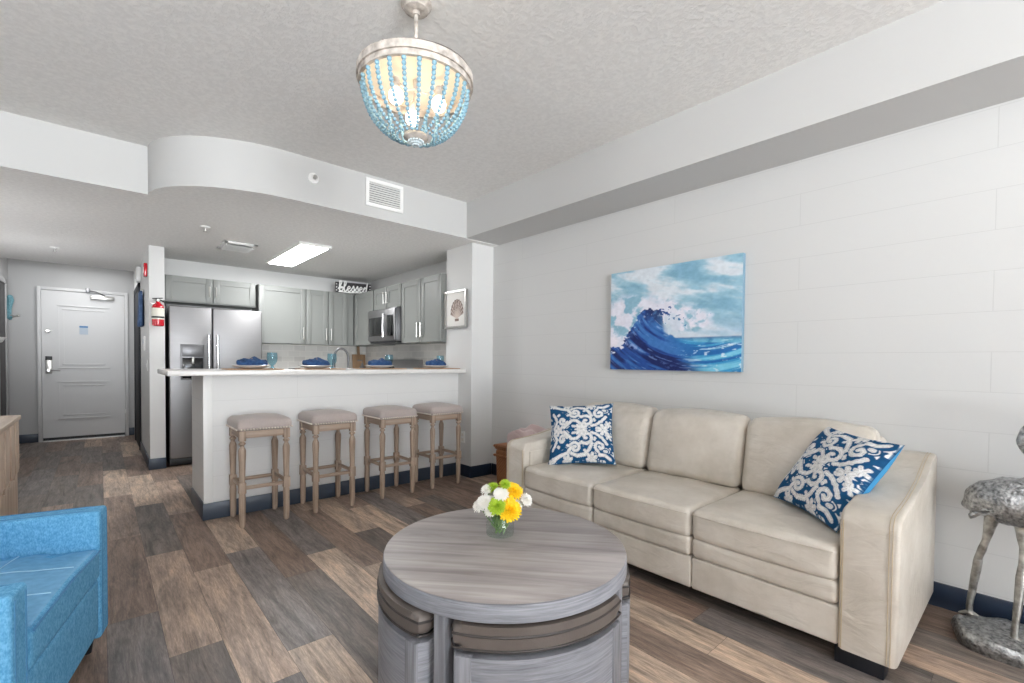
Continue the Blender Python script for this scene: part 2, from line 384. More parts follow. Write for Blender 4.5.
# ------------------------------------------------------------------ room shell
KC = 2.315; MC = 2.65; RX = 3.004
def make_floor():
    T = {'L': (188,168,150), 'P': (170,149,133), 'M': (146,127,114), 'D': (116,107,101), 'G': (124,117,114), 'B': (132,113,101)}
    known = {0: (.22+.0, {6.27: 'D', 5.08: 'L', 3.87: 'M', 2.65: 'B', 1.43: 'G', .21: 'M'}),
             1: (0, {5.83: 'B', 4.62: 'L', 3.41: 'D', 2.20: 'P', .98: 'D'}), 2: (0, {5.45: 'M', 4.23: 'P', 3.01: 'B', 1.79: 'P', .57: 'G'}),
             3: (0, {4.38: 'D', 3.16: 'L', 1.95: 'G', .73: 'L'}), 4: (0, {3.84: 'B', 2.62: 'B', 1.40: 'D', .18: 'P'}),
             5: (0, {4.06: 'L', 2.845: 'G', 1.63: 'L', .41: 'M'}), 6: (0, {3.70: 'P', 2.48: 'M', 1.26: 'L', .04: 'D'}),
             7: (0, {4.23: 'B', 3.01: 'L', 1.79: 'D', .57: 'P'}), 8: (0, {3.53: 'M', 2.31: 'L', 1.09: 'D', -.12: 'L', -1.34: 'D'}),
             9: (0, {3.85: 'B', 2.63: 'G', 1.41: 'B', .19: 'M', -1.03: 'L'}), 10: (0, {4.50: 'D', 3.28: 'P', 2.06: 'B', .85: 'L', -.37: 'L'}),
             11: (0, {4.65: 'D', 3.43: 'B', 2.21: 'D', 1.01: 'B', -.21: 'G'}), 12: (0, {3.9: 'P', 2.68: 'B', 1.46: 'D', .24: 'D', -.98: 'D'}),
             13: (0, {3.2: 'B', 1.98: 'M', .76: 'D', -.46: 'P'}), 14: (0, {1.9: 'D', .68: 'M', -.54: 'D'}), 15: (0, {1.3: 'M', .08: 'B', -1.14: 'D'}), 16: (0, {1.0: 'L', -.22: 'M'}),
             -1: (0, {6.9: 'D', 5.68: 'B', 4.46: 'D', 3.24: 'M', 2.02: 'B', .8: 'P'}), -2: (0, {7.5: 'D', 6.28: 'B', 5.06: 'D', 3.84: 'M'}), -3: (0, {8.0: 'B', 6.78: 'D', 5.56: 'G', 4.34: 'D', 3.12: 'B'}), -4: (0, {7.7: 'D', 6.48: 'B', 5.26: 'D', 4.04: 'B'})}
    rnd = random.Random(11); V, Fc, col, pid = [], [], [], []
    def quad(p, c, i):
        k = len(V); V.extend(p); Fc.append((k, k+1, k+2, k+3)); col.extend([c]*4); pid.extend([i]*4)
    dark = (52,45,42); x0, x1, y0, y1 = -2.2, 3.2, -5.5, 9.2
    zb, zt = -.06, -.0012
    for q in (((x0,y0,zt),(x1,y0,zt),(x1,y1,zt),(x0,y1,zt)), ((x0,y1,zb),(x1,y1,zb),(x1,y0,zb),(x0,y0,zb)), ((x0,y0,zb),(x1,y0,zb),(x1,y0,zt),(x0,y0,zt)),
              ((x1,y1,zb),(x0,y1,zb),(x0,y1,zt),(x1,y1,zt)), ((x0,y1,zb),(x0,y0,zb),(x0,y0,zt),(x0,y1,zt)), ((x1,y0,zb),(x1,y1,zb),(x1,y1,zt),(x1,y0,zt))): quad(q, dark, 0)
    W = .1785; L = 1.2165; g = .0006
    for r in range(-13, 19):
        a = .012+W*r; b = min(a+W, x1); a = max(a, x0)
        if b <= a: continue
        kn = known.get(r, (0, {}))[1]; ph = min(kn) if kn else rnd.uniform(0, L)
        ph = ph-math.floor((ph-y0)/L)*L-L
        y = ph
        while y < y1:
            lo, hi = max(y, y0), min(y+L, y1)
            t = None
            for e, tn in kn.items():
                if abs(e-y) < .12: t = tn
            if t is None: t = rnd.choice('LPPMMBBDDGG')
            c = T[t]; j = rnd.uniform(.95, 1.05); c = tuple(v*j for v in c)
            if hi-lo > .01: quad(((a+g, lo+g, 0), (b-g, lo+g, 0), (b-g, hi-g, 0), (a+g, hi-g, 0)), c, rnd.random())
            y += L
    me = bpy.data.meshes.new('floor'); me.from_pydata(V, [], Fc)
    ca = me.color_attributes.new('Col', 'FLOAT_COLOR', 'POINT'); ca.data.foreach_set('color', np.array([lin(c) for c in col], np.float32).ravel())
    pa_ = me.attributes.new('plank', 'FLOAT', 'POINT'); pa_.data.foreach_set('value', np.array(pid, np.float32))
    me.materials.append(M['floor']); o = bpy.data.objects.new('floor', me); C.objects.link(o); o['kind'] = 'structure'
make_floor()
struct(box(-2.2, 3.2, -5.6, 4.4, MC, MC+.08), 'ceiling', 'ceiling')
struct(box(RX, 3.2, -5.5, 6.95, 0, 2.75), 'wall_right', 'block')
struct(box(-2.2, -1.6, -5.5, 4.6, 0, 2.75), 'wall_left', 'wall')
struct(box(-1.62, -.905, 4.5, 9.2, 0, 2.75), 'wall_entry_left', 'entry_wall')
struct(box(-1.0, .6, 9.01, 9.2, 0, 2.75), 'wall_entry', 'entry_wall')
struct(box(.38, .51, 6.067, 9.1, 0, 2.6), 'wall_entry_right', 'wall')
struct(box(.4, 3.2, 6.73, 6.95, 0, 2.6), 'wall_back', 'wall')
struct(box(2.738, RX+.02, 3.70, 4.15, 0, 2.6), 'wall_column', 'wall')
# dropped ceiling over kitchen and entry with curved corner
def soffit_pts():
    pts = [(-1.7, 4.205), (.262, 4.205)]
    for i in range(1, 21):
        t = PI/2*i/20
        pts.append((.262+.76*(1-math.cos(t)), 4.205-.597*math.sin(t)))
    pts += [(2.602, 3.608), (2.602, 3.72), (2.602, 8.05), (-1.7, 8.05)]
    return pts
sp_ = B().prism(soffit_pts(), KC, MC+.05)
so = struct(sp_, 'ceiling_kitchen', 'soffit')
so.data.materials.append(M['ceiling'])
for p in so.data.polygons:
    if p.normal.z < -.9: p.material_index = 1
ck = struct(box(2.60, 3.02, 3.62, 6.8, KC, MC+.05), 'ceiling_kitchen_side', 'ceiling')
struct(box(-1.7, .6, 8.05, 9.2, 2.5, 2.6), 'ceiling_entry', 'ceiling')
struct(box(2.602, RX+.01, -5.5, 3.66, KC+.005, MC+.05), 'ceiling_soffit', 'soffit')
# rear wall with balcony doors
struct(box(-2.2, -1.35, -5.5, -5.35, 0, 2.75), 'wall_rear_left', 'wall')
struct(box(1.55, 3.2, -5.5, -5.35, 0, 2.75), 'wall_rear_right', 'wall')
struct(box(-1.4, 2.8, -5.5, -5.35, 2.42, 2.75), 'wall_rear_top', 'wall')
w1 = empty('window_1', (.1, -5.42, 0)); tag(w1, kind='structure')
fb = B()
for x in (-1.43, -.48, .48, 1.43): fb.box(x-.03, x+.03, -.04, .04, 0, 2.42, .004)
fb.box(-1.45, 1.45, -.04, .04, 2.36, 2.42, .004); fb.box(-1.45, 1.45, -.04, .04, 0, .06, .004)
fb.obj('window_frame', 'white', w1)
box(-3.5, 5, -6.1, -5.5, -.08, -.01).obj('floor_balcony', 'outside', kind='structure')

# baseboards
def base(name, x0, x1, y0, y1, m='base', h=.115):
    struct(box(x0, x1, y0, y1, 0, h, .004), name, m)
base('baseboard_right', RX-.012, RX+.01, -5.3, 3.69, 'base_dark')
base('baseboard_column_front', 2.726, RX-.013, 3.688, 3.705, 'base_dark')
base('baseboard_column_side', 2.726, 2.742, 3.69, 3.91, 'base_dark')
base('baseboard_entry', -.90, -.63, 8.998, 9.02)
base('baseboard_entry_corner', .30, .38, 8.998, 9.02)
base('baseboard_entry_side', .368, .384, 6.07, 7.52)
base('baseboard_entry_column', .368, .512, 6.055, 6.07)
base('baseboard_left', -1.61, -1.588, -5.3, 4.5)

# ------------------------------------------------------------------ entry door
dr = empty('door_1', (-.162, 9.0, 0)); tag(dr, kind='structure')
lf = B(); lf.box(-.433, .433, -.012, .01, .015, 2.075)
lf.obj('door_leaf', 'door', dr)
for z0, z1 in ((1.0, 1.885), (.295, .825)):
    p = B()
    x0, x1 = -.28, .27
    for k, (o_, dpt) in enumerate(((0, .013), (.05, .010))):
        a0, a1, b0, b1 = x0+o_, x1-o_, z0+o_, z1-o_
        w = .018
        p.box(a0, a1, -.012-dpt, -.012, b0, b0+w, .003); p.box(a0, a1, -.012-dpt, -.012, b1-w, b1, .003)
        p.box(a0, a0+w, -.0125-dpt, -.012, b0+w, b1-w); p.box(a1-w, a1, -.0125-dpt, -.012, b0+w, b1-w)
    p.obj('door_panel', 'door', dr)
f = B(); f.box(-.475, -.437, -.03, .01, 0, 2.12, .004); f.box(.437, .475, -.03, .01, 0, 2.12, .004); f.box(-.437, .437, -.03, .01, 2.08, 2.12, .004)
f.obj('door_frame', 'door', dr)
box(-.43, .43, -.05, .012, 0, .014).obj('threshold', 'nickel', dr)
box(-.43, .43, -.02, -.012, .015, .05).obj('door_sweep', 'black_plastic', dr)
h = B()
for z in (.3, 1.05, 1.8): h.box(.431, .44, -.032, -.012, z, z+.1, .002)
h.obj('hinge', 'nickel', dr)
lk = B(); lk.box(-.437+.04, -.437+.105, -.04, -.012, .935, 1.17, .006); l_ = lk.obj('door_lock', 'nickel', dr)
box(-.399, -.330, -.046, -.036, 1.12, 1.172, .004).obj('card_reader', 'black_plastic', l_)
lv = B(); lv.lathe([(.016, 0), (.016, .05)], 12, Matrix.Translation((-.365, -.04, .98)) @ Matrix.Rotation(PI/2, 4, 'X'))
lv.tube([(-.365, -.085, .98), (-.32, -.088, .98), (-.25, -.086, .975)], .009)
lv.obj('door_handle', 'chrome', l_)
dbt = B(); dbt.lathe([(.026, 0), (.026, .012), (.018, .02)], 16, Matrix.Translation((-.375, -.012, 1.52)) @ Matrix.Rotation(PI/2, 4, 'X'))
dbt.box(-.355, -.33, -.028, -.012, 1.512, 1.53, .003)
dbt.obj('deadbolt', 'nickel', dr)
cl = B(); cl.box(.06, .32, -.06, -.012, 1.99, 2.045, .008)
clo = cl.obj('door_closer', 'nickel', dr)
ca = B(); ca.tube([(.22, -.05, 2.05), (.12, -.10, 2.09), (.04, -.03, 2.11)], .008); ca.box(.015, .06, -.05, -.01, 2.08, 2.14, .003)
ca.obj('closer_arm', 'steel_dark', clo)
cd = empty('door_notice', (-.172, 8.986, 1.55), 0, 'small paper notice with a blue heading on the white entry door', 'notice')
box(-.045, .045, -.004, 0, -.065, .055).obj('sheet', 'paper', cd, label='pale paper')
box(-.045, .045, -.006, -.003, .03, .055).obj('heading', 'blue_card', cd, label='blue heading strip')
# peep hole etc omitted; left side hall mirror/door in dark frame
dd = empty('door_2', (-.9, 8.40, 0)); tag(dd, kind='structure')
box(-.0, .02, -.42, .10, 0, 2.06, .003).obj('door_leaf', 'dark_wood', dd)
fx = B(); fx.box(0, .03, .10, .16, 0, 2.12, .004); fx.box(0, .03, -.48, -.42, 0, 2.12, .004); fx.box(0, .03, -.48, .16, 2.06, 2.12, .004)
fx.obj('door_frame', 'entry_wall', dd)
# turquoise sea horse ornament and hook
kr = empty('seahorse_hook', (-.885, 8.80, 1.74), 0, 'small turquoise seahorse-shaped key hook on the entry wall, left of the white door', 'hook')
a = B(); a.tube([(.0, .05, .16), (.02, .0, .19), (.03, -.03, .15), (.02, -.02, .09), (.0, 0, .04), (.0, .02, -.03), (.02, .0, -.09), (.03, -.03, -.06)], [.012, .03, .03, .026, .036, .032, .02, .01], 8)
a.box(-.03, .0, -.06, .06, -.09, .17, .01)
a.obj('seahorse', 'turq', kr)
a = B(); a.tube([(0, .0, -.04), (.05, .0, -.06), (.09, .0, -.045)], .01); a.sphere((.09, 0, -.045), .016, 10)
a.obj('peg', 'nickel', kr)
# things on the right-hand entry wall (faces -X at x=.38)
dd = empty('door_3', (.38, 7.86, 0)); tag(dd, kind='structure')
box(-.012, .0, -.36, .52, .01, 2.03, .002).obj('door_leaf', 'dark', dd)
fx = B(); fx.box(-.02, 0, -.44, -.36, 0, 2.10, .004); fx.box(-.02, 0, .52, .60, 0, 2.10, .004); fx.box(-.02, 0, -.44, .60, 2.03, 2.10, .004)
fx.obj('door_frame', 'dark', dd)
g = empty('hanging_garment', (.352, 6.85, 1.92), 0, 'blue garment hanging on the right-hand wall of the entry, by the dark door', 'garment')
def gfn(p, u, v, w): return (p.x+.012*math.sin(v*9)*(1-w)*.5, p.y*(1-.25*max(0, w)), p.z)
B().soft(-.016, .016, -.15, .15, -.40, 0, .015, 10, fn=gfn).obj('cloth', 'coat', g)
box(.012, .028, -.012, .012, -.03, .03, .004).obj('wall_hook', 'nickel', g)
al = empty('fire_alarm', (.38, 6.30, 2.09), 0, 'red fire alarm sounder high on the entry side wall beside the column', 'alarm')
box(-.03, 0, -.05, .05, -.07, .07, .008).obj('housing', 'red', al); box(-.036, -.025, -.03, .03, -.03, .03, .004).obj('strobe', 'white', al)
al = empty('smoke_sounder', (.38, 7.35, 2.18), 0, 'white box-shaped sounder on the entry side wall above the dark door', 'alarm')
box(-.045, 0, -.08, .08, -.09, .09, .012).obj('housing', 'white', al); box(-.051, -.04, -.05, .05, -.05, .05, .004).obj('grille', 'offwhite', al)
al = empty('thermostat', (.38, 6.6, 1.32), 0, 'small white thermostat on the entry side wall behind the column edge', 'thermostat')
box(-.02, 0, -.05, .05, -.08, .08, .008).obj('housing', 'white', al); box(-.024, -.018, -.03, .03, 0, .05, .002).obj('display', 'paper', al)
al = empty('switch_plate', (.38, 6.3, 1.08), 0, 'white light switch plate low on the entry side wall near the column edge', 'switch')
box(-.008, 0, -.035, .035, -.06, .06, .003).obj('plate', 'white', al); box(-.014, -.006, -.012, .012, -.02, .02, .002).obj('toggle', 'white', al)

# fire extinguisher
fe = empty('fire_extinguisher', (.448, 6.0, 1.485), 0, 'red fire extinguisher with a white label hung on the white column end', 'fire extinguisher')
B().lathe([(.04, 0), (.05, .008), (.052, .02), (.052, .19), (.045, .215), (.025, .235), (.016, .245), (.016, .262)], 24).obj('cylinder', 'red', fe)
B().lathe([(.0535, .07), (.0535, .185)], 24, caps=False).obj('label_wrap', 'label', fe, label='off-white printed label')
B().lathe([(.0545, .083), (.0545, .10)], 24, caps=False).obj('label_band', 'black_plastic', fe, label='black band')
v = B(); v.box(-.018, .018, -.02, .02, .255, .28, .004); v.box(-.012, .075, -.01, .01, .28, .289, .003, mtx=Matrix.Rotation(-.12, 4, 'Y'))
v.box(-.012, .06, -.01, .01, .262, .269, .003); v.obj('valve', 'black_plastic', fe)
B().lathe([(.014, 0), (.014, .01)], 12, Matrix.Translation((0, -.022, .265)) @ Matrix.Rotation(PI/2, 4, 'X')).obj('gauge', 'white', fe)
B().tube([(.02, 0, .27), (.055, -.01, .25), (.066, -.01, .2), (.062, -.01, .13)], .007).obj('hose', 'black_plastic', fe)
v = B(); v.box(-.03, .03, .045, .066, .1, .29, .003); v.box(-.06, 0, .02, .03, .225, .24, .003); v.obj('bracket', 'nickel', fe)

# ------------------------------------------------------------------ kitchen cabinets
def bar_handle(L, parent, x, y, z, face, vert=True):
    b = B()
    if face == 'y':
        b.tube([(x, y-.03, z-L/2), (x, y-.03, z+L/2)], .006)
        for s in (-.4, .4): b.tube([(x, y, z+s*L), (x, y-.03, z+s*L)], .004)
    else:
        b.tube([(x-.03, y, z-L/2), (x-.03, y, z+L/2)], .006)
        for s in (-.4, .4): b.tube([(x, y, z+s*L), (x-.03, y, z+s*L)], .004)
    return b.obj('handle', 'nickel', parent)
def shaker_y(parent, x0, x1, z0, z1, hx, hz, L=.16):
    b = B(); g = .004; w = .062
    x0 += g; x1 -= g; z0 += g; z1 -= g
    b.box(x0+.001, x1-.001, -.012, -.0005, z0+.001, z1-.001)
    b.box(x0, x0+w, -.022, -.01, z0, z1, .0015); b.box(x1-w, x1, -.022, -.01, z0, z1, .0015)
    b.box(x0+w, x1-w, -.0215, -.01, z0, z0+w); b.box(x0+w, x1-w, -.0215, -.01, z1-w, z1)
    d = b.obj('door', 'cab', parent); bar_handle(L, d, hx, -.02, hz, 'y')
def shaker_x(parent, y0, y1, z0, z1, hy, hz, L=.16):
    b = B(); g = .004; w = .062
    y0 += g; y1 -= g; z0 += g; z1 -= g
    b.box(-.012, -.0005, y0+.001, y1-.001, z0+.001, z1-.001)
    b.box(-.022, -.01, y0, y0+w, z0, z1, .0015); b.box(-.022, -.01, y1-w, y1, z0, z1, .0015)
    b.box(-.0215, -.01, y0+w, y1-w, z0, z0+w); b.box(-.0215, -.01, y0+w, y1-w, z1-w, z1)
    d = b.obj('door', 'cab', parent)
    if L: bar_handle(L, d, -.02, hy, hz, 'x')
CT = 2.085; CB = 1.36
c = empty('wall_cabinet', (.99, 6.42, 0), 0, 'short grey two-door cabinet mounted above the refrigerator', 'cabinet')
box(-.45, .45, 0, .31, 1.79, CT).obj('body', 'cab', c)
shaker_y(c, -.45, -.003, 1.80, CT, -.035, 1.93, .12); shaker_y(c, .003, .45, 1.80, CT, .03, 1.93, .12)
c = empty('wall_cabinet', (1.75, 6.42, 0), 0, 'wide single-door grey cabinet just right of the refrigerator', 'cabinet')
box(-.28, .28, 0, .31, CB, CT).obj('body', 'cab', c); shaker_y(c, -.28, .28, CB, CT, .245, CB+.14)
c = empty('wall_cabinet', (2.355, 6.42, 0), 0, 'two-door grey cabinet on the back wall below the blessed sign', 'cabinet')
box(-.32, .325, 0, .31, CB, CT).obj('body', 'cab', c)
shaker_y(c, -.32, -.035, CB, CT, -.065, CB+.14); shaker_y(c, -.03, .235, CB, CT, 0.0, CB+.14)
c = empty('wall_cabinet', (2.70, 6.08, 0), 0, 'corner grey cabinet left of the microwave', 'cabinet')
box(0, .30, -.30, .65, CB, CT-.01).obj('body', 'cab', c); shaker_x(c, -.29, .30, CB, CT-.01, -.25, CB+.14, 0)
c = empty('wall_cabinet', (2.70, 5.40, 0), 0, 'short grey two-door cabinet mounted above the microwave', 'cabinet')
box(0, .30, -.365, .365, 1.80, CT-.01).obj('body', 'cab', c)
shaker_x(c, -.365, -.003, 1.80, CT-.01, -.04, 1.93, .14); shaker_x(c, .003, .365, 1.80, CT-.01, .04, 1.93, .14)
c = empty('wall_cabinet', (2.70, 4.60, 0), 0, 'tall grey two-door cabinet beside the column with the shell picture', 'cabinet')
box(0, .30, -.44, .42, CB, CT-.01).obj('body', 'cab', c)
shaker_x(c, -.44, -.02, CB, CT-.01, -.06, CB+.14); shaker_x(c, -.016, .42, CB, CT-.01, .02, CB+.14)

# microwave
mw = empty('microwave', (2.62, 5.40, 1.39), 0, 'stainless over-the-range microwave under the short cabinet', 'microwave')
box(0, .37, -.365, .365, 0, .40, .004).obj('body', 'steel_dark', mw)
d = box(-.022, 0, -.362, .362, .01, .39, .005).obj('door', 'steel', mw)
box(-.026, -.02, -.08, .32, .07, .30, .003).obj('window', 'black_gloss', d)
b = B(); b.tube([(-.06, -.14, .05), (-.066, -.14, .18), (-.06, -.14, .33)], .012)
for z in (.06, .32): b.tube([(-.02, -.14, z), (-.06, -.14, z)], .009)
b.obj('handle', 'chrome', d)
box(-.027, -.02, -.33, -.18, .06, .31, .003).obj('control_panel', 'black_gloss', mw)
box(-.0, .34, -.33, .33, -.02, 0).obj('bottom_vent', 'black_plastic', mw)

# refrigerator
fr = empty('refrigerator', (.985, 6.10, 0), 0, 'stainless steel side-by-side refrigerator with an ice dispenser', 'refrigerator')
box(-.44, .44, .03, .61, .02, 1.70, .006).obj('body', 'black_plastic', fr)
box(-.44, .44, .0, .05, 0.01, .085, .004).obj('kick_grille', 'black_plastic', fr)
dl = box(-.443, -.057, -.045, .03, .09, 1.715, .012, 3).obj('door', 'steel', fr, label='left freezer door with the dispenser')
d2 = box(-.050, .443, -.045, .03, .09, 1.715, .012, 3).obj('door', 'steel', fr, label='right wider door')
for dd_, x in ((dl, -.095), (d2, -.012)):
    b = B(); b.tube([(x, -.10, .62), (x, -.107, 1.0), (x, -.10, 1.42)], .013, 10)
    for z in (.64, 1.40): b.tube([(x, -.045, z), (x, -.10, z)], .011)
    b.obj('handle', 'chrome', dd_)
di = B(); di.box(-.345, -.13, -.052, -.044, .93, 1.31, .004)
di = di.obj('dispenser', 'steel_dark', dl)
box(-.33, -.145, -.056, -.05, 1.18, 1.295, .003).obj('control_panel', 'steel_dark', di)
box(-.33, -.145, -.057, -.05, .945, 1.165, .003).obj('recess', 'black_gloss', di)
box(-.245, -.225, -.066, -.055, 1.10, 1.17, .003).obj('lever', 'nickel', di)

# base cabinets behind the bar
def worktop(name, x0, x1, y0, y1, label):
    t = B().box(x0, x1, y0, y1, .875, .91, .004).obj(name, 'quartz'); tag(t, label, 'worktop'); return t
c = empty('base_cabinet', (2.21, 6.14, 0), 0, 'grey base cabinets under the back-wall counter, behind the bar', 'cabinet')
box(-.75, .55, 0, .58, .1, .874).obj('body', 'cab', c); box(-.75, .55, .05, .58, 0, .1).obj('plinth', 'black_plastic', c)
for x0 in (-.75, -.32, .12): shaker_y(c, x0, x0+.43, .11, .86, x0+.38, .75)
worktop('worktop', 1.46, 3.0, 6.11, 6.728, 'white worktop along the tiled back wall')
c = empty('base_cabinet', (2.42, 4.60, 0), 0, 'grey base cabinet between the bar and the range', 'cabinet')
box(0, .58, -.08, .42, .1, .874).obj('body', 'cab', c); box(.05, .58, -.08, .42, 0, .1).obj('plinth', 'black_plastic', c); shaker_x(c, -.08, .42, .11, .86, 0, .75)
worktop('worktop', 2.39, 3.0, 4.53, 5.02, 'white worktop between the bar and the range')
c = empty('base_cabinet', (2.42, 5.95, 0), 0, 'grey corner base cabinet beyond the range', 'cabinet')
box(.36, .58, -.16, .15, .1, .874).obj('body', 'cab', c); box(.36, .58, -.16, .15, 0, .1).obj('plinth', 'black_plastic', c)
struct(box(1.46, 3.0, 6.722, 6.733, .9, 1.4), 'wall_tile_back', 'tile')
struct(box(2.997, 3.006, 4.15, 6.73, .9, 1.4), 'wall_tile_right', 'tile')
# range
rg = empty('range', (2.37, 5.40, 0), 0, 'stainless steel range with a backguard against the tiled side wall', 'range')
box(.02, .60, -.37, .37, 0.02, .90, .004).obj('body', 'steel_dark', rg)
d = box(-.02, .02, -.36, .36, .12, .72, .006).obj('oven_door', 'steel', rg)
box(-.026, -.018, -.26, .26, .28, .58, .003).obj('window', 'black_gloss', d)
b = B(); b.tube([(-.06, -.3, .67), (-.06, .3, .67)], .011); b.tube([(-.02, -.28, .67), (-.06, -.28, .67)], .008); b.tube([(-.02, .28, .67), (-.06, .28, .67)], .008); b.obj('handle', 'chrome', d)
box(0, .61, -.37, .37, .90, .915, .003).obj('cooktop', 'black_gloss', rg)
box(.54, .61, -.37, .37, .915, 1.17, .006).obj('backguard', 'steel', rg)
for y in (-.18, .18):
    b = B()
    for x in (.16, .42):
        b.tube([(x+.09*math.cos(t*PI/8), y+.09*math.sin(t*PI/8), .93) for t in range(16)], .007, 6, closed=True)
        b.box(x-.1, x+.1, y-.005, y+.005, .92, .935); b.box(x-.005, x+.005, y-.1, y+.1, .92, .935)
    b.box(.16, .42, y-.005, y+.005, .921, .934)
    b.obj('burner_grate', 'black_plastic', rg)
for y in (-.28, -.14, 0, .14, .28):
    B().lathe([(.02, 0), (.018, .03)], 14, Matrix.Translation((-.0, y, .81)) @ Matrix.Rotation(-PI/2, 4, 'Y')).obj('knob', 'black_plastic', rg)
kt = empty('kettle', (2.62, 5.22, .937), 0, 'dark kettle on the range, seen between the two right-hand place settings', 'kettle')
B().lathe([(.075, 0), (.095, .03), (.09, .10), (.05, .16), (.02, .17)], 24).obj('body', 'black_gloss', kt)
B().tube([(0, -.08, .13), (0, -.06, .22), (0, .06, .22), (0, .08, .13)], .009).obj('handle', 'steel_dark', kt)
B().tube([(-.07, 0, .07), (-.12, 0, .12), (-.135, 0, .15)], [.02, .013, .01]).obj('spout', 'black_gloss', kt)

# cutting board leaning in the corner
cb = empty('cutting_board', (2.86, 6.62, .912), 0, 'wooden paddle cutting board leaning on the tiles behind the faucet', 'cutting board')
cb.rotation_euler = (-.12, 0, 0)
b = B(); b.box(-.1, .1, -.01, .01, 0, .33, .006, 2); b.obj('board', 'cutboard', cb)
box(-.02, .02, -.009, .009, .325, .46, .006).obj('grip', 'cutboard', cb)
# faucet
fc = empty('faucet', (1.93, 4.75, .912), 0, 'dark nickel gooseneck faucet rising behind the bar', 'faucet')
b = B(); b.lathe([(.028, 0), (.028, .01), (.018, .02), (.016, .12)], 20)
pts = [(0, 0, .1), (0, 0, .24)] + [(-.075+.075*math.cos(t), 0, .26+.1*math.sin(t)) for t in [PI*i/14 for i in range(15)]] + [(-.15, 0, .2)]
b.tube(pts, .0115, 12); b.obj('spout', 'steel_dark', fc)
b = B(); b.tube([(-.15, 0, .215), (-.152, 0, .11)], [.015, .02], 12); b.obj('spray_head', 'steel_dark', fc)
b = B(); b.tube([(.02, 0, .05), (.06, 0, .09)], .007); b.obj('lever', 'steel_dark', fc)
sd = empty('soap_dispenser', (2.08, 4.75, .912), 0, 'small dark soap pump beside the gooseneck faucet', 'soap dispenser')
B().lathe([(.03, 0), (.033, .02), (.033, .16), (.012, .19), (.012, .21)], 16).obj('bottle', 'steel_dark', sd)
B().tube([(0, 0, .2), (0, 0, .24), (-.05, 0, .24)], .006).obj('pump', 'steel_dark', sd)
c = empty('sink_cabinet', (1.6, 4.55, 0), 0, 'grey sink cabinet behind the raised bar', 'cabinet')
box(-.95, .75, 0.02, .44, .1, .87).obj('body', 'cab', c); box(-.95, .75, .02, .40, 0, .1).obj('plinth', 'black_plastic', c)
worktop('worktop', .68, 2.36, 4.525, 5.0, 'white worktop with the faucet behind the raised bar')
# ------------------------------------------------------------------ peninsula
struct(B().box(.549, 2.74, 3.926, 4.50, 0, 1.036), 'wall_peninsula', 'shiplap')
base('baseboard_peninsula_front', .538, 2.727, 3.914, 3.93, h=.12)
base('baseboard_peninsula_end', .538, .553, 3.915, 4.50, h=.12)
struct(box(.545, .60, 3.921, 3.93, .12, 1.036, .002), 'trim_1', 'white')
bt = B().box(.33, 2.737, 3.79, 4.51, 1.038, 1.075, .005).obj('bar_counter', 'quartz'); tag(bt, 'white bar top with an overhang on the peninsula', 'countertop')

# ceiling fixtures
fl = empty('ceiling_light', (1.625, 5.44, KC), 0, 'long rectangular fluorescent light glowing on the kitchen ceiling', 'ceiling light')
b = B(); b.box(-.135, .135, -.60, .60, -.008, 0); b.box(-.16, -.135, -.60, .60, -.022, 0); b.box(.135, .16, -.60, .60, -.022, 0)
b.box(-.16, .16, -.625, -.60, -.022, 0); b.box(-.16, .16, .60, .625, -.022, 0); b.obj('frame', 'white', fl)
box(-.133, .133, -.598, .598, -.024, -.01, .004).obj('diffuser', 'glow', fl)
cv = empty('ceiling_vent', (1.06, 5.47, KC), 0, 'white square air diffuser on the kitchen ceiling, left of the light', 'vent')
b = B(); b.box(-.15, .15, -.19, -.14, -.02, 0, .004); b.box(-.15, .15, .14, .19, -.02, 0, .004); b.box(-.15, -.11, -.19, .19, -.02, 0, .004); b.box(.11, .15, -.19, .19, -.02, 0, .004)
b.obj('frame', 'white', cv)
for i in range(5):
    y = -.11+i*.055
    B().box(-.12, .12, -.03, .03, -.002, .002, mtx=Matrix.Translation((0, y, -.024)) @ Matrix.Rotation(.6, 4, 'X')).obj('slat', 'white', cv)
box(-.11, .11, -.14, .14, -.003, -.001).obj('duct', 'dark', cv)
rg_ = empty('air_register', (1.768, 3.606, 2.512), 0, 'white louvred air register on the soffit face above the bar', 'vent')
b = B(); W, H_ = .165, .112
b.box(-W, W, -.012, 0, -H_, -H_+.03, .003); b.box(-W, W, -.012, 0, H_-.03, H_, .003); b.box(-W, -W+.028, -.0118, 0, -H_+.03, H_-.03); b.box(W-.028, W, -.0118, 0, -H_+.03, H_-.03)
b.obj('frame', 'white', rg_)
box(-W+.02, W-.02, -.0035, -.001, -H_+.02, H_-.02).obj('duct', 'dark', rg_)
for i in range(9):
    z = -.072+i*.018
    B().box(-W+.027, W-.027, -.007, .007, -.001, .001, mtx=Matrix.Translation((0, -.009, z)) @ Matrix.Rotation(-.7, 4, 'X')).obj('louver', 'white', rg_)
def sprinkler(loc, label, rotx=0, s=1):
    e = empty('sprinkler', loc, 0, label, 'sprinkler'); e.rotation_euler = (rotx, 0, 0)
    B().lathe([(.04*s, 0), (.038*s, .008*s), (.02*s, .012*s)], 20).obj('escutcheon', 'white', e)
    b = B(); b.lathe([(.009*s, .01*s), (.007*s, .04*s)], 10); b.lathe([(.016*s, .04*s), (.016*s, .043*s)], 12); b.obj('head', 'nickel', e)
sprinkler((1.2, 3.608, 2.505), 'round sprinkler head on the soffit face, left of the air register', PI/2)
sprinkler((.70, 4.88, KC), 'sprinkler head on the kitchen ceiling, near the square vent', PI)
sprinkler((-.35, 6.9, KC), 'sprinkler head on the entry ceiling before the white door', PI)

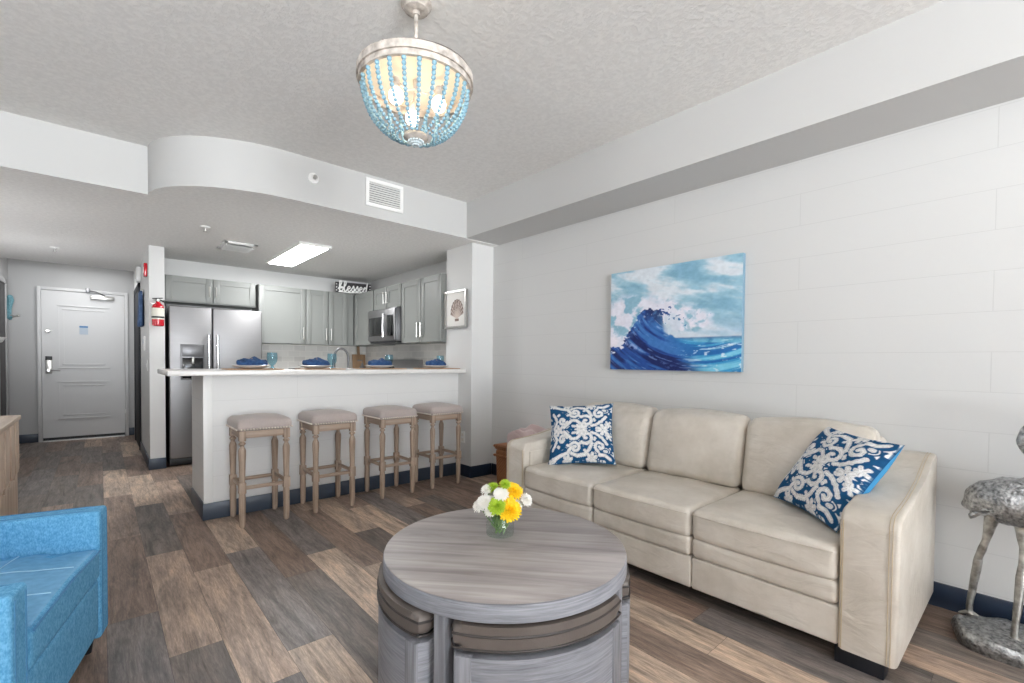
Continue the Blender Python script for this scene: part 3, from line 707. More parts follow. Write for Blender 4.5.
# blessed sign -------------------------------------------------------
sg = empty('blessed_sign', (2.66, 6.36, CT+.003), math.radians(-12), 'white script sign reading blessed on a dark plank atop the corner cabinets', 'sign')
box(-.24, .24, .02, .04, .0, .145, .003).obj('backing', 'dark_wood', sg, label='dark plank backing')
def smoothpath(p, n=8):
    out = []
    P = [Vector((a, b, 0)) for a, b in p]
    for i in range(len(P)-1):
        p0, p1, p2, p3 = P[max(i-1, 0)], P[i], P[i+1], P[min(i+2, len(P)-1)]
        for k in range(n):
            t = k/n
            out.append(.5*((2*p1)+(p2-p0)*t+(2*p0-5*p1+4*p2-p3)*t*t+(3*p1-p0-3*p2+p3)*t**3))
    out.append(P[-1]); return out
def letter(ch, x):
    G = {'b': ([(-.2,.35),(.25,1.0),(.55,1.75),(.3,1.95),(.15,1.4),(.1,.3),(.35,0),(.75,.2),(.8,.7),(.5,.85),(.25,.55),(.5,.6),(.95,.75)], .95),
         'l': ([(0,.75),(.4,1.2),(.55,1.8),(.3,1.95),(.15,1.3),(.15,.25),(.4,0),(.75,.4)], .75),
         'e': ([(0,.4),(.5,.6),(.6,.85),(.35,1.0),(.1,.65),(.15,.2),(.45,0),(.85,.35)], .85),
         's': ([(0,.35),(.4,.95),(.5,1.1),(.6,.65),(.65,.2),(.4,0),(.15,.15),(.5,.1),(.85,.35)], .85),
         'd': ([(.0,.35),(.5,.9),(.3,.95),(.05,.5),(.2,.05),(.5,.15),(.75,.8),(.95,1.95),(.75,.9),(.75,.2),(.95,0),(1.25,.35)], 1.0)}
    p, w = G[ch]; return [(x+a, b) for a, b in p], x+w
x = 0; strokes = []
for ch in 'blessed':
    p, x = letter(ch, x); strokes.append(p)
sc_ = .385/x
for p in strokes:
    b = B(); b.tube([(-.195+q.x*sc_, 0, .02+q.y*sc_*1.12) for q in smoothpath(p, 5)], .0085, 8)
    b.obj('letter', 'white', sg)
b = B(); b.tube([(-.2, 0, .012), (-.05, 0, .006), (.1, 0, .012), (.22, 0, .006)], .008); b.obj('underline', 'white', sg)
for xx in (-.225, .225):
    for z in (.03, .072, .115): B().sphere((xx, .012, z), .009, 8).obj('marquee_bulb', 'white', sg)

# shell picture
sh = empty('shell_picture', (2.736, 3.955, 1.683), 0, 'framed scallop shell print in a silver frame on the column', 'picture')
b = B(); s_ = .19
for a0, a1, b0, b1 in ((-s_, s_, -s_, -s_+.018), (-s_, s_, s_-.018, s_), (-s_, -s_+.018, -s_+.018, s_-.018), (s_-.018, s_, -s_+.018, s_-.018)):
    b.box(-.03, 0, a0, a1, b0, b1)
b.obj('frame', 'nickel', sh)
def grid_obj(name, nx, ny, pos, col, m, parent, thick=None):
    """pos(u,v)->xyz arrays, col array (ny+1,nx+1,3) srgb 0-1"""
    u, v = np.meshgrid(np.linspace(0, 1, nx+1), np.linspace(0, 1, ny+1))
    P = pos(u, v).reshape(-1, 3)
    idx = np.arange((nx+1)*(ny+1)).reshape(ny+1, nx+1)
    F = np.stack([idx[:-1,:-1], idx[:-1,1:], idx[1:,1:], idx[1:,:-1]], -1).reshape(-1, 4)
    me = bpy.data.meshes.new(name); me.from_pydata(P.tolist(), [], F.tolist())
    ca = me.color_attributes.new('Col', 'FLOAT_COLOR', 'POINT')
    c = np.clip(col(u, v).reshape(-1, 3), 0, 1); L = np.where(c <= .04045, c/12.92, ((c+.055)/1.055)**2.4)
    ca.data.foreach_set('color', np.c_[L, np.ones(len(L))].astype(np.float32).ravel())
    me.materials.append(M[m]); me.polygons.foreach_set('use_smooth', [True]*len(me.polygons))
    o = bpy.data.objects.new(name, me); C.objects.link(o); o.parent = parent; return o
def mixc(a, b, t): t = np.clip(t, 0, 1)[..., None]; return a*(1-t)+np.array(b)/255*t
def sstep(a, b, x): t = np.clip((x-a)/(b-a), 0, 1); return t*t*(3-2*t)
def vnoise(x, y, seed=0):
    xi = np.floor(x).astype(int); yi = np.floor(y).astype(int); fx = x-xi; fy = y-yi
    def h(i, j):
        n = (i*374761393 + j*668265263 + seed*974711) & 0x7fffffff
        n = ((n ^ (n >> 13))*1274126177) & 0x7fffffff
        return ((n ^ (n >> 16)) & 0xffff)/65535.
    fx = fx*fx*(3-2*fx); fy = fy*fy*(3-2*fy)
    return (h(xi,yi)*(1-fx)+h(xi+1,yi)*fx)*(1-fy)+(h(xi,yi+1)*(1-fx)+h(xi+1,yi+1)*fx)*fy
def fbm(x, y, o=5, seed=0):
    r = 0; a = .5
    for k in range(o): r = r+a*vnoise(x*2**k, y*2**k, seed+k); a *= .5
    return r
def shell_col(u, v):
    c = np.ones(u.shape+(3,))*np.array((232,229,224))/255
    x = (u-.56)/.27; y = (v-.5)/.33
    y0 = y+.85                                    # hinge at the bottom
    ang = np.arctan2(x, y0); r = np.hypot(x*1.0, y0)
    R = 1.72*np.cos(ang*.62)+.03*np.cos(ang*26)
    inside = (r < R) & (np.abs(ang) < 1.25)
    rib = .5+.5*np.cos(ang*26); n = fbm(u*30, v*30, 4, 3)
    col = mixc(np.ones_like(c)*np.array((206,190,180))/255, (120,100,92), (1-rib)*sstep(.2, 1.2, r)*.9)
    col = mixc(col, (66,50,46), sstep(.52, .72, n)*sstep(.4, 1.3, r))
    col = mixc(col, (74,58,54), sstep(R-.16, R, r)*.6)
    c[inside] = col[inside]
    hin = (np.abs(x) < .38) & (np.abs(y+.95) < .12); c[hin] = np.array((128,108,98))/255
    return c
W2 = s_-.016
grid_obj('print', 110, 110, lambda u, v: np.stack([np.full(u.shape, -.014), W2-2*W2*u, -W2+2*W2*v], -1), shell_col, 'print', sh)
ot = empty('outlet', (2.738, 3.835, .33+.06), 0, 'white electrical outlet low on the column behind the rightmost stool', 'outlet')
box(-.007, 0, -.035, .035, -.058, .058, .003).obj('plate', 'white', ot)
for z in (-.025, .025): box(-.009, -.006, -.016, .016, z-.014, z+.014, .002).obj('socket', 'offwhite', ot)

# ------------------------------------------------------------------ wave painting
pa = empty('wave_painting', (RX-.002, 1.711, 1.470), 0, 'canvas painting of a breaking blue ocean wave on the white block wall', 'painting')
PW, PH = .985, .735
box(-.036, 0, -PW/2, PW/2, -PH/2, PH/2, .002).obj('canvas', mat('canvas_edge', (120,152,172), .6), pa, label='pale blue canvas edge')
def wave_col(u, v):
    y = 1-v                                     # y down, 0 top
    x = u
    n1 = fbm(x*5, y*7, 5, 1); n2 = fbm(x*14+n1*2, y*10, 4, 7); n3 = fbm(x*40, y*40, 3, 11)
    c = np.ones(u.shape+(3,))*np.array((150,190,208))/255
    # sky with diagonal cloud strokes
    s = fbm(x*3.0+y*2.0, y*9-x*3.2, 5, 21)
    c = mixc(c, (214,222,230), sstep(.42, .62, s)); c = mixc(c, (120,166,192), sstep(.46, .30, s)*.8)
    c = mixc(c, (196,206,222), sstep(.45, .75, y)*.6)
    # far sea on the right
    hor = .695+.012*(n1-.5)
    sea = sstep(hor-.006, hor+.006, y)*sstep(.44, .5, x)
    sc = mixc(np.ones_like(c)*np.array((112,178,206))/255, (60,134,178), sstep(.45, .65, n2))
    sc = mixc(sc, (176,214,226), sstep(.56, .72, fbm(x*10, y*40, 4, 31)))
    sc = mixc(sc, (88,120,160), sstep(hor+.03, hor, y)*.8)
    c = c*(1-sea[..., None]) + sc*sea[..., None]
    # big foam cloud
    fd = 1.2-np.hypot((x-.22)/.40, (y-.52)/.27) + (n1-.5)*1.1
    fd2 = 1.0-np.hypot((x-.60)/.26, (y-.52-.10*(x-.5))/.13) + (n1-.5)*1.3
    fd3 = 1.0-np.hypot((x-.10)/.26, (y-.72)/.28) + (n1-.5)*.9
    foam = np.maximum(np.maximum(sstep(.0, .35, fd), sstep(.0, .35, fd2)), sstep(0, .3, fd3))
    fc_ = mixc(np.ones_like(c)*np.array((224,224,236))/255, (128,176,198), sstep(.50, .36, n2)*.9)
    fc_ = mixc(fc_, (236,230,240), sstep(.55, .66, n1))
    c = c*(1-foam[..., None])+fc_*foam[..., None]
    # wave body : region right/below of the rising crest, bounded by curved face
    crest = np.interp(x, [0, .04, .10, .14, .18, .22, .26, .30, .34, .38, .42, .445, .46, .50, .55, .62, .72, .85, 1.0],
                         [.78, .79, .76, .68, .60, .53, .47, .42, .40, .43, .40, .42, .56, .65, .69, .71, .735, .745, .75])
    w_ = sstep(.56, .44, x)
    crest = crest + (n3-.45)*.14*w_ + (n2-.45)*.08*w_
    body = sstep(crest-.004, crest+.008, y)
    qx, qy = x-.40, y-.55
    rad = np.hypot(x-.72, (y-.30)*1.05)                         # streaks follow arcs round the hollow
    st = fbm(rad*26, (x+y)*2.2, 4, 41); st2 = fbm(rad*70, (x+y)*7, 3, 47)
    deep = np.ones_like(c)*np.array((30,74,148))/255
    deep = mixc(deep, (14,32,92), sstep(.46, .56, st)); deep = mixc(deep, (62,118,184), sstep(.42, .33, st)*.9)
    deep = mixc(deep, (150,176,220), sstep(.60, .70, st2)*.6)
    light = np.ones_like(c)*np.array((62,150,200))/255
    light = mixc(light, (122,196,224), sstep(.48, .60, st)); light = mixc(light, (34,104,170), sstep(.43, .33, st))
    light = mixc(light, (206,228,238), sstep(.56, .66, st2)*.8)
    tt = sstep(.02, .24, (x-.36)-.55*(y-.62))
    bc = deep*(1-tt[..., None])+light*tt[..., None]
    top = sstep(.16, .0, y-crest)*w_*sstep(.1, .2, x)
    bc = mixc(bc, (16,34,88), top*sstep(.40, .55, n2)*.9)
    bc = mixc(bc, (96,150,206), top*sstep(.50, .36, n2)*.5)
    foamln = sstep(.035, .0, np.abs(y-(.70+.62*(x-.10)))+.10*(n1-.5))*sstep(.04, .12, x)*sstep(.62, .40, x)
    bc = mixc(bc, (150,168,212), foamln*.75*sstep(.38, .52, n3))
    bc = mixc(bc, (226,234,242), sstep(.60, .68, fbm(x*26, y*60, 3, 77))*sstep(.55, .7, x)*.8)
    c = c*(1-body[..., None])+bc*body[..., None]
    spray = sstep(.05, .0, np.abs(y-crest))*w_*(n3 > .56); c = mixc(c, (228,230,240), spray*.85)
    # hollow under the curl stays pale
    hol = sstep(1.0, .75, np.hypot((x-.515)/.085, (y-.56)/.115+.25*(x-.5)/.085*0))*sstep(.43, .475, x+.03*(n2-.5))
    c = mixc(c, (206,216,228), hol*.85)
    # dark drops thrown off
    dr_ = (n3 > .66) & (np.hypot((x-.62)/.2, (y-.52)/.07) < 1); c[dr_] = np.array((66,126,172))/255
    dr_ = (n3 > .50) & (np.hypot((x-.475)/.055, (y-.43)/.05) < 1); c[dr_] = np.array((26,70,136))/255
    dr_ = (n2 > .50) & (n3 > .42) & (np.hypot((x-.62)/.09, (y-.50+.1*(x-.62))/.03) < 1); c[dr_] = np.array((50,110,160))/255
    c += (n3[..., None]-.47)*.10
    return c
grid_obj('painted_picture', 260, 200, lambda u, v: np.stack([np.full(u.shape, -.0375), PW/2-PW*u, -PH/2+PH*v], -1), wave_col, 'painted', pa)

# ------------------------------------------------------------------ bar stools
def make_stool():
    t = empty('bar_stool', (0,0,0))
    hx, hy = .141, .147
    def leg(sx, sy):
        b = B(); x, y = sx*hx, sy*hy; q = .021
        b.box(x-q, x+q, y-q, y+q, .595, .664, .003)
        b.lathe([(.013, .596), (.015, .588), (.0225, .580), (.0225, .574), (.014, .566), (.013, .556), (.018, .548), (.024, .53), (.024, .50), (.021, .43), (.019, .34), (.0175, .31)], 16, cx=x, cy=y)
        b.box(x-.0225, x+.0225, y-.0225, y+.0225, .235, .312, .005)
        b.lathe([(.018, .008), (.0205, .06), (.022, .20), (.020, .24)], 16, cx=x, cy=y)
        b.lathe([(.012, 0), (.0165, .009)], 12, cx=x, cy=y)
        return b.obj('leg', 'stool_wood', t)
    for sx in (-1, 1):
        for sy in (-1, 1): leg(sx, sy)
    for sy in (-1, 1):
        box(-hx+.021, hx-.021, sy*hy-.014, sy*hy+.014, .614, .662, .002).obj('apron', 'stool_rail', t)
        box(-hx+.02, hx-.02, sy*hy-.009, sy*hy+.009, .258, .283, .005).obj('stretcher', 'stool_rail', t)
    for sx in (-1, 1):
        box(sx*hx-.014, sx*hx+.014, -hy+.021, hy-.021, .614, .662, .002).obj('apron', 'stool_side', t)
        box(sx*hx-.009, sx*hx+.009, -hy+.02, hy-.02, .268, .293, .005).obj('stretcher', 'stool_side', t)
    def fn(p, u, v, w):
        return (p.x, p.y, p.z + (.022*(1-u**2)*(1-v**2) if w > 0 else 0))
    st = B().soft(-.176, .176, -.184, .184, .662, .738, .032, 12, fn=fn).obj('seat', 'stool_fabric', t)
    b = B()
    for i in range(17):
        k = -.152+.304*i/16
        for s in (-1, 1): b.ico((k, s*.185, .675), .0068)
    for i in range(18):
        k = -.163+.326*i/17
        for s in (-1, 1): b.ico((s*.177, k, .675), .0068)
    b.obj('nailhead_trim', 'nail', st)
    return t
s0 = make_stool()
SL = [(.862, 3.738, 'leftmost bar stool, grey padded seat with nailheads, nearest the peninsula end'),
      (1.352, 3.742, 'second bar stool from the left, grey seat, in front of the white peninsula'),
      (1.895, 3.752, 'third bar stool from the left, grey seat and weathered oak legs'),
      (2.385, 3.760, 'rightmost bar stool, grey padded seat, beside the column')]
for i, (x, y, lb) in enumerate(SL):
    o = s0 if i == 0 else copy_tree(s0)
    o.location = (x, y, 0); tag(o, lb, 'stool', 'bar stools at the peninsula')

# ------------------------------------------------------------------ place settings
BT = 1.0755
GR = 'place settings along the bar'
def napkin_fn(p, u, v, w):
    r = max(abs(u), abs(v)); z = p.z
    if w > 0: z += .048*(1-abs(u))*(1-.6*abs(v)) + .010*math.sin(u*8+v*3)
    return (p.x, p.y*(1-.45*abs(u)), z + .012*abs(u))
def make_mat():
    o = box(-.19, .19, -.14, .14, 0, .007, .003).obj('placemat', 'mat_brown'); return o
def make_plate():
    o = B().lathe([(.06, 0), (.075, .004), (.10, .010), (.132, .022), (.135, .024), (.13, .026), (.10, .016), (.07, .010), (.002, .009)], 40).obj('plate', 'plate'); return o
def make_napkin():
    e = empty('napkin', (0,0,0))
    B().soft(-.105, .105, -.07, .07, 0, .03, .014, 12, noise_amp=.006, fn=napkin_fn).obj('cloth', 'napkin', e)
    b = B()
    b.tube([(0, .026*math.cos(t), .03+.027*math.sin(t)) for t in [2*PI*i/20 for i in range(20)]], .007, 8, closed=True)
    for k in range(5): b.ico((.0, .014*math.cos(k*1.25), .058+.008*math.sin(k*1.25)), .007)
    b.obj('napkin_ring', 'ring', e); return e
def make_goblet():
    return B().lathe([(.001, .001), (.034, .001), (.034, .004), (.012, .014), (.010, .028), (.024, .040), (.036, .062), (.040, .09), (.037, .135)], 28, caps=False).obj('goblet', 'glass_blue')
m0, p0, n0, g0 = make_mat(), make_plate(), make_napkin(), make_goblet()
wh = ['leftmost setting, in front of the refrigerator', 'second setting from the left', 'third setting from the left, by the faucet', 'rightmost setting, by the column']
sx_ = [.88, 1.36, 1.93, 2.53]; gx = [1.06, 1.55, 2.11, 2.71]; gy = [4.12, 4.12, 4.14, 4.16]
for i in range(4):
    a_ = m0 if i == 0 else copy_tree(m0); a_.location = (sx_[i], 4.0, BT+.0005); tag(a_, 'brown woven placemat of the '+wh[i], 'placemat', 'placemats along the bar')
    a_ = p0 if i == 0 else copy_tree(p0); a_.location = (sx_[i]-.01, 4.01, BT+.0085); tag(a_, 'white plate of the '+wh[i], 'plate', 'plates along the bar')
    a_ = n0 if i == 0 else copy_tree(n0); a_.location = (sx_[i]-.005, 4.01, BT+.022); a_.rotation_euler = (0, 0, (-.15, .2, -.3, .1)[i]); tag(a_, 'blue folded napkin on the plate of the '+wh[i], 'napkin', 'napkins along the bar')
    a_ = g0 if i == 0 else copy_tree(g0); a_.location = (gx[i], gy[i]+.06, BT+.001); tag(a_, 'aqua glass goblet beside the '+wh[i], 'glass', 'goblets along the bar')
kn = empty('dinner_knife', (1.12, 3.95, BT+.004), .1, 'dark-handled knife lying right of the leftmost placemat', 'knife')
box(-.0, .09, -.008, .008, 0, .008, .002).obj('handle', 'black_plastic', kn); box(-.03, .0, -.008, .008, .002, .005, .001).obj('blade', 'nickel', kn)

# ------------------------------------------------------------------ sofa
sf = empty('sofa', (2.10, 1.37, 0), 0, 'beige leather three-seat sofa along the white block wall', 'sofa')
y0, y1 = -1.064, 1.062          # ends
ya0, ya1 = -.882, .882          # arm inner faces
# rails
b = B()
for a_, c_ in ((ya0, -.29), (-.288, .305), (.307, ya1)): b.soft(.006, .70, a_, c_, .078, .229, .012, 6)
b.obj('front_panel', 'leather', sf)
b = B()
for a_, c_ in ((ya0, -.29), (-.288, .305), (.307, ya1)): b.soft(-.004, .70, a_, c_, .228, .330, .028, 6)
b.obj('seat_rail', 'leather', sf)
# seat cushions
cy = [(-.878, -.291), (-.287, .304), (.308, .878)]
def seat_fn(p, u, v, w):
    # crown + sag, slight front bulge
    return (p.x - .012*(1-v*v)*(u < 0)*abs(u), p.y, p.z + (.018*(1-u*u)*(1-v*v) - .006*math.cos(v*7+1)*math.cos(u*5)*.5 if w > 0 else 0))
for k, (a_, c_) in enumerate(cy):
    cu = B().soft(-.008, .60, a_, c_, .318, .462, .030, 14, fn=seat_fn).obj('seat_cushion', 'leather', sf)
    zz = .43
    b = B(); b.tube([(-.0125-.012*(1-(t/10)**2), (a_+c_)/2 + t/10*((c_-a_)/2-.012), .440) for t in range(-10, 11)], .0022, 6)
    b.obj('seam', 'leather', cu)
# back cushions
def back_fn(p, u, v, w):
    zt = w
    x = p.x + .16*(w*.5+.5)*.62                      # lean back
    wr = .006*math.sin((w*3+v*9))*max(0, w)*(u < 0)
    return (x + (-.012*(1-v*v)*(1-w*w) if u < 0 else 0) + wr, p.y, p.z + .010*math.cos(v*2.6)*(w > 0))
for k, (a_, c_) in enumerate(cy):
    B().soft(.50, .66, a_, c_, .455, .862, .055, 14, puff=(.03, 0, 0), fn=back_fn, noise_amp=.004).obj('back_cushion', 'leather', sf)
# back frame
B().soft(.66, .85, ya0-.005, ya1+.005, .08, .74, .03, 6).obj('backrest', 'leather', sf)
b = B()
def bk_fn(p, u, v, w): return (p.x+.03*(w*.5+.5), p.y, p.z)
b.soft(.70, .83, ya0-.003, ya1+.003, .5, .805, .05, 8, fn=bk_fn); b.obj('back_frame', 'leather', sf)
# arms
def arm(sgn):
    yo = sgn*1.063; yi = sgn*.882
    prof = [(.0, .075), (.0, .555), (.006, .585), (.022, .604), (.05, .613), (.30, .632), (.50, .665), (.66, .715), (.76, .738), (.83, .742), (.852, .725), (.852, .075)]
    b = bmesh.new()
    A = [b.verts.new((x, min(yo, yi), z)) for x, z in prof]; D = [b.verts.new((x, max(yo, yi), z)) for x, z in prof]
    n = len(prof); b.faces.new(A); b.faces.new(D[::-1])
    for i in range(n): b.faces.new((A[i], D[i], D[(i+1)%n], A[(i+1)%n]))
    es = [e for e in b.edges if (abs(e.verts[0].co.y-e.verts[1].co.y) < 1e-6)]
    bmesh.ops.bevel(b, geom=es, offset=.016, segments=4, affect='EDGES', profile=.5)
    bmesh.ops.recalc_face_normals(b, faces=b.faces)
    bb = B(); bb._add(b)
    ar = bb.obj('arm', 'leather', sf, angle=60)
    for off in (.022, .032):
        st = B(); yy = yo - sgn*off
        path = [(x-.0015, z) for x, z in prof[:-2]]
        pts = []
        for (xa, za), (xb, zb) in zip(path, path[1:]):
            pts.append((xa - (.0005), yy, za+(.0008 if xa > .02 else 0)))
        pts.append((path[-1][0], yy, path[-1][1]+.001))
        st.tube(pts, .0012, 5); st.obj('stitching', 'leather_light', ar)
    st = B(); st.tube([(-.0008, yi+sgn*.012, z) for z in (.08, .2, .4, .57)], .0016, 5); st.tube([(-.0008, yi+sgn*.005, z) for z in (.08, .2, .4, .55)], .0012, 5)
    st.obj('stitching', 'leather_light', ar)
    ip = B().soft(.05, .66, min(yi, yi-sgn*.012), max(yi, yi-sgn*.012), .40, .555, .006, 8).obj('arm_pad', 'leather', ar)
arm(-1); arm(1)
for x in (.035, .76):
    for y in (-1.02, .87): box(x, x+.08, y, y+.155, 0, .08, .004).obj('foot', 'black', sf)

# damask pillows
def spiral(cx, cy, r0, a0, turns, dirn=1, n=34, shrink=1.0):
    out = []
    for i in range(n):
        t = i/(n-1); a = a0+dirn*t*turns*2*PI; r = r0*(1-.85*t*shrink); out.append((cx+r*math.cos(a), cy+r*math.sin(a)))
    return out
def damask_strokes():
    S = []           # (points, width)
    S.append((spiral(.42, .20, .085, 2.6, 1.2, -1), .022))
    S.append((spiral(.60, .36, .11, -2.4, 1.1, 1), .024))
    S.append((spiral(.22, .34, .075, .3, 1.15, 1), .020))
    S.append((spiral(.80, .22, .085, -2.0, 1.1, -1), .022))
    S.append(([(.10,.06),(.2,.10),(.30,.13),(.36,.2)], .026)); S.append(([(.36,.12),(.44,.08),(.56,.10),(.64,.18),(.68,.26)], .024))
    S.append(([(.50,.40),(.44,.34),(.36,.34),(.30,.40),(.24,.46)], .024)); S.append(([(.68,.44),(.76,.42),(.84,.36),(.90,.28)], .022))
    S.append(([(.06,.20),(.10,.28),(.12,.36),(.08,.44)], .02)); S.append(([(.92,.06),(.86,.10),(.78,.10)], .026))
    def flower(x, y, r, n=6):
        for k in range(n):
            a = 2*PI*k/n+.3; S.append(([(x+r*.45*math.cos(a), y+r*.45*math.sin(a)), (x+r*math.cos(a), y+r*math.sin(a))], r*.36))
    flower(.15, .5, .07); flower(.52, .5, .085, 7); flower(.86, .5, .075); flower(.30, .03, .06); flower(.66, .05, .065); flower(.94, .40, .045, 5); flower(.06, .02, .05)
    for x, y, a in ((.50,.27,.6),(.30,.24,-.4),(.72,.32,1.2),(.16,.22,2.2),(.86,.16,.2),(.56,.16,-1.0),(.38,.44,.2),(.76,.48,0)):
        S.append(([(x, y), (x+.03*math.cos(a), y+.03*math.sin(a))], .02))
    return S
DS = damask_strokes()
def damask(u, v):
    vv = np.where(v > .5, 1-v, v)
    uw = u + .012*(fbm(u*14, vv*14, 3, 5)-.5); vw = vv+.012*(fbm(u*14+9, vv*14, 3, 6)-.5)
    m = np.zeros(u.shape)
    for pts, w in DS:
        for (ax, ay), (bx, by) in zip(pts, pts[1:]):
            dx, dy = bx-ax, by-ay; L = dx*dx+dy*dy+1e-12
            t = np.clip(((uw-ax)*dx+(vw-ay)*dy)/L, 0, 1)
            d = np.hypot(uw-ax-t*dx, vw-ay-t*dy)
            m = np.maximum(m, sstep(w+.003, w-.004, d))
    # echo outline scrolls around the main strokes, broken by noise, and small leaf fillers
    D = np.full(u.shape, 9.)
    for pts, w in DS:
        for (ax, ay), (bx, by) in zip(pts, pts[1:]):
            dx, dy = bx-ax, by-ay; L = dx*dx+dy*dy+1e-12
            t = np.clip(((uw-ax)*dx+(vw-ay)*dy)/L, 0, 1)
            D = np.minimum(D, np.hypot(uw-ax-t*dx, vw-ay-t*dy)-w)
    nz = fbm(u*11, vv*11, 3, 15)
    ring = sstep(.014, .018, D)*sstep(.030, .026, D)*sstep(.52, .55, nz)
    blob = sstep(.040, .046, D)*sstep(.40, .44, fbm(u*18+3, vv*18, 2, 19))
    scal = .006*np.sin(np.arctan2(vw-.25, uw-.5)*40)
    lobes = sstep(-.002, .002, .002+.6*scal-D)*(D > 0)
    m = np.maximum(np.maximum(m, ring), np.maximum(blob, lobes))
    m = m*sstep(.0, .012, np.minimum(np.minimum(u, 1-u), np.minimum(v, 1-v)))
    c = np.ones(u.shape+(3,))*np.array((30,76,116))/255
    c = mixc(c, (224,223,222), m)
    vein = (D < -.010) & (D > -.0135); c[vein] = c[vein]*.80
    n = fbm(u*60, v*60, 3, 9)
    return c*(.90+.20*n[..., None])
def pillow(loc, rot, S, T, label, back):
    T = .17
    e = empty('throw_pillow', loc, 0, label, 'pillow', 'damask throw pillows on the sofa')
    e.rotation_mode = 'QUATERNION'; e.rotation_quaternion = Matrix(rot).to_quaternion()
    def pos(sign):
        def f(u, v):
            x = (u-.5)*2; y = (v-.5)*2
            prof = ((1-np.abs(x)**2.6)*(1-np.abs(y)**2.6))
            prof = np.clip(prof, 0, None)**.55
            pin = 1-.075*(1-np.abs(y)**2)*1.0; pinx = 1-.075*(1-np.abs(x)**2)
            X = x*pin*S/2; Y = y*pinx*S/2
            Z = sign*(T/2)*prof + .004*np.sin(x*9+y*4)*prof
            return np.stack([X if sign > 0 else X, Y, Z], -1)
        return f
    grid_obj('front_cover', 190, 190, pos(1), damask, 'damask', e)
    o = grid_obj('back_cover', 60, 60, pos(-1), lambda u, v: np.ones(u.shape+(3,))*np.array(back)/255, 'damask', e)
    o['label'] = 'plain blue back of the cover'
    o.data.flip_normals()
pillow((2.445, 2.05, .668), ((.58,.383,-.719),(-.812,.348,-.469),(.071,.856,.512)) if 0 else ((.58,.383,-.719),(-.812,.348,-.469),(.071,.856,.512)), .445, .13,
       'blue and white damask pillow leaning at the left end of the sofa', (84,140,178))
pillow((2.475, .61, .660), ((-.644,.433,-.631),(-.765,-.402,.504),(-.036,.807,.59)), .445, .13,
       'tilted blue and white damask pillow against the right sofa arm', (70,140,186))

# ------------------------------------------------------------------ coffee table with nesting ottomans
TX, TY = 1.157, 1.338
tb = empty('coffee_table', (TX, TY, 0), 0, 'round grey-washed wooden coffee table in front of the sofa', 'table')
B().lathe([(.440, .4585), (.449, .4555), (.452, .450), (.452, .405), (.449, .402)], 96).obj('apron_band', 'table_side', tb)
B().lathe([(.002, .4587), (.446, .4587), (.449, .4595), (.4465, .4610), (.002, .4612)], 96, caps=False).obj('tabletop', 'table_top', tb)
for k, a in enumerate((-157, -67, 23, 113)):
    B().box(.03, .443, -.02, .02, 0, .402, .003, mtx=Matrix.Rotation(math.radians(a), 4, 'Z')).obj('leg', 'table_leg', tb)
def wedge(off, R, r_corner=.03, inner=.10, n=22):
    """quarter sector between leg directions -45..45, inset by off"""
    pts = []
    a1 = PI/4; 
    # along lower leg: line at angle -45 offset inward
    def lp(t, s):
        d = Vector((math.cos(s*a1), math.sin(s*a1))); nrm = Vector((math.sin(a1), -s*math.cos(a1))) 
        return d*t + nrm*off
    # intersection angle with radius R
    t = math.sqrt(R*R-off*off)
    p0 = lp(t, -1); p1 = lp(t, 1)
    th0 = math.atan2(p0.y, p0.x)+.05; th1 = -th0
    q = lp(inner, -1); q2 = lp(inner, 1)
    pts.append((q.x, q.y))
    e = lp(t-.03, -1); pts.append((e.x, e.y))
    for i in range(n+1):
        a = th0+(th1-th0)*i/n; pts.append((R*math.cos(a), R*math.sin(a)))
    e = lp(t-.03, 1); pts.append((e.x, e.y)); pts.append((q2.x, q2.y))
    return pts
def make_ottoman():
    t = empty('ottoman', (TX, TY, 0))
    B().prism(wedge(.034, .450), .012, .30, .006, 2).obj('body', 'table_side', t)
    w = wedge(.034, .450)
    # frame posts on the outer corners
    for s in (0, 1):
        b = B()
        p = w[2] if s == 0 else w[-3]
        a = math.atan2(p[1], p[0]); a += (.055 if s == 0 else -.055)
        b.box(.427, .4545, -.026, .026, .012, .302, .003, mtx=Matrix.Rotation(a, 4, 'Z'))
        b.obj('post', 'table_leg', t)
    cu = B().prism(wedge(.028, .4505), .320, .394, .030, 7).obj('cushion', 'ottoman_leather', t)
    w = wedge(.028, .4505)
    b = B(); b.tube([(x*1.001, y*1.001, .366) for x, y in w], .0042, 6, closed=True); b.tube([(x*1.004, y*1.004, .326) for x, y in w], .0034, 6, closed=True)
    b.obj('piping', 'piping', cu)
    b = B().prism(wedge(.05, .41), .30, .322).obj('cushion_base', 'black_plastic', t)
    b = B()
    for p in ((.15, 0), (.36, -.17), (.36, .17)): b.lathe([(.014, 0), (.014, .013)], 10, cx=p[0], cy=p[1])
    b.obj('glide', 'black_plastic', t)
    return t
o0 = make_ottoman()
for i, (a, lb, d) in enumerate(((-112, 'grey wood ottoman with taupe cushion tucked under the near side of the table', 0.006),
                             (-202, 'grey wood ottoman with taupe cushion tucked under the left side of the table', 0.017),
                             (-22, 'grey wood ottoman tucked under the right side of the table, facing the sofa', 0.012),
                             (68, 'grey wood ottoman hidden under the far side of the table', 0.0))):
    o = o0 if i == 0 else copy_tree(o0)
    r = math.radians(a); o.rotation_euler = (0, 0, r); o.location = (TX+d*math.cos(r), TY+d*math.sin(r), 0)
    tag(o, lb, 'ottoman', 'nesting ottomans under the coffee table')

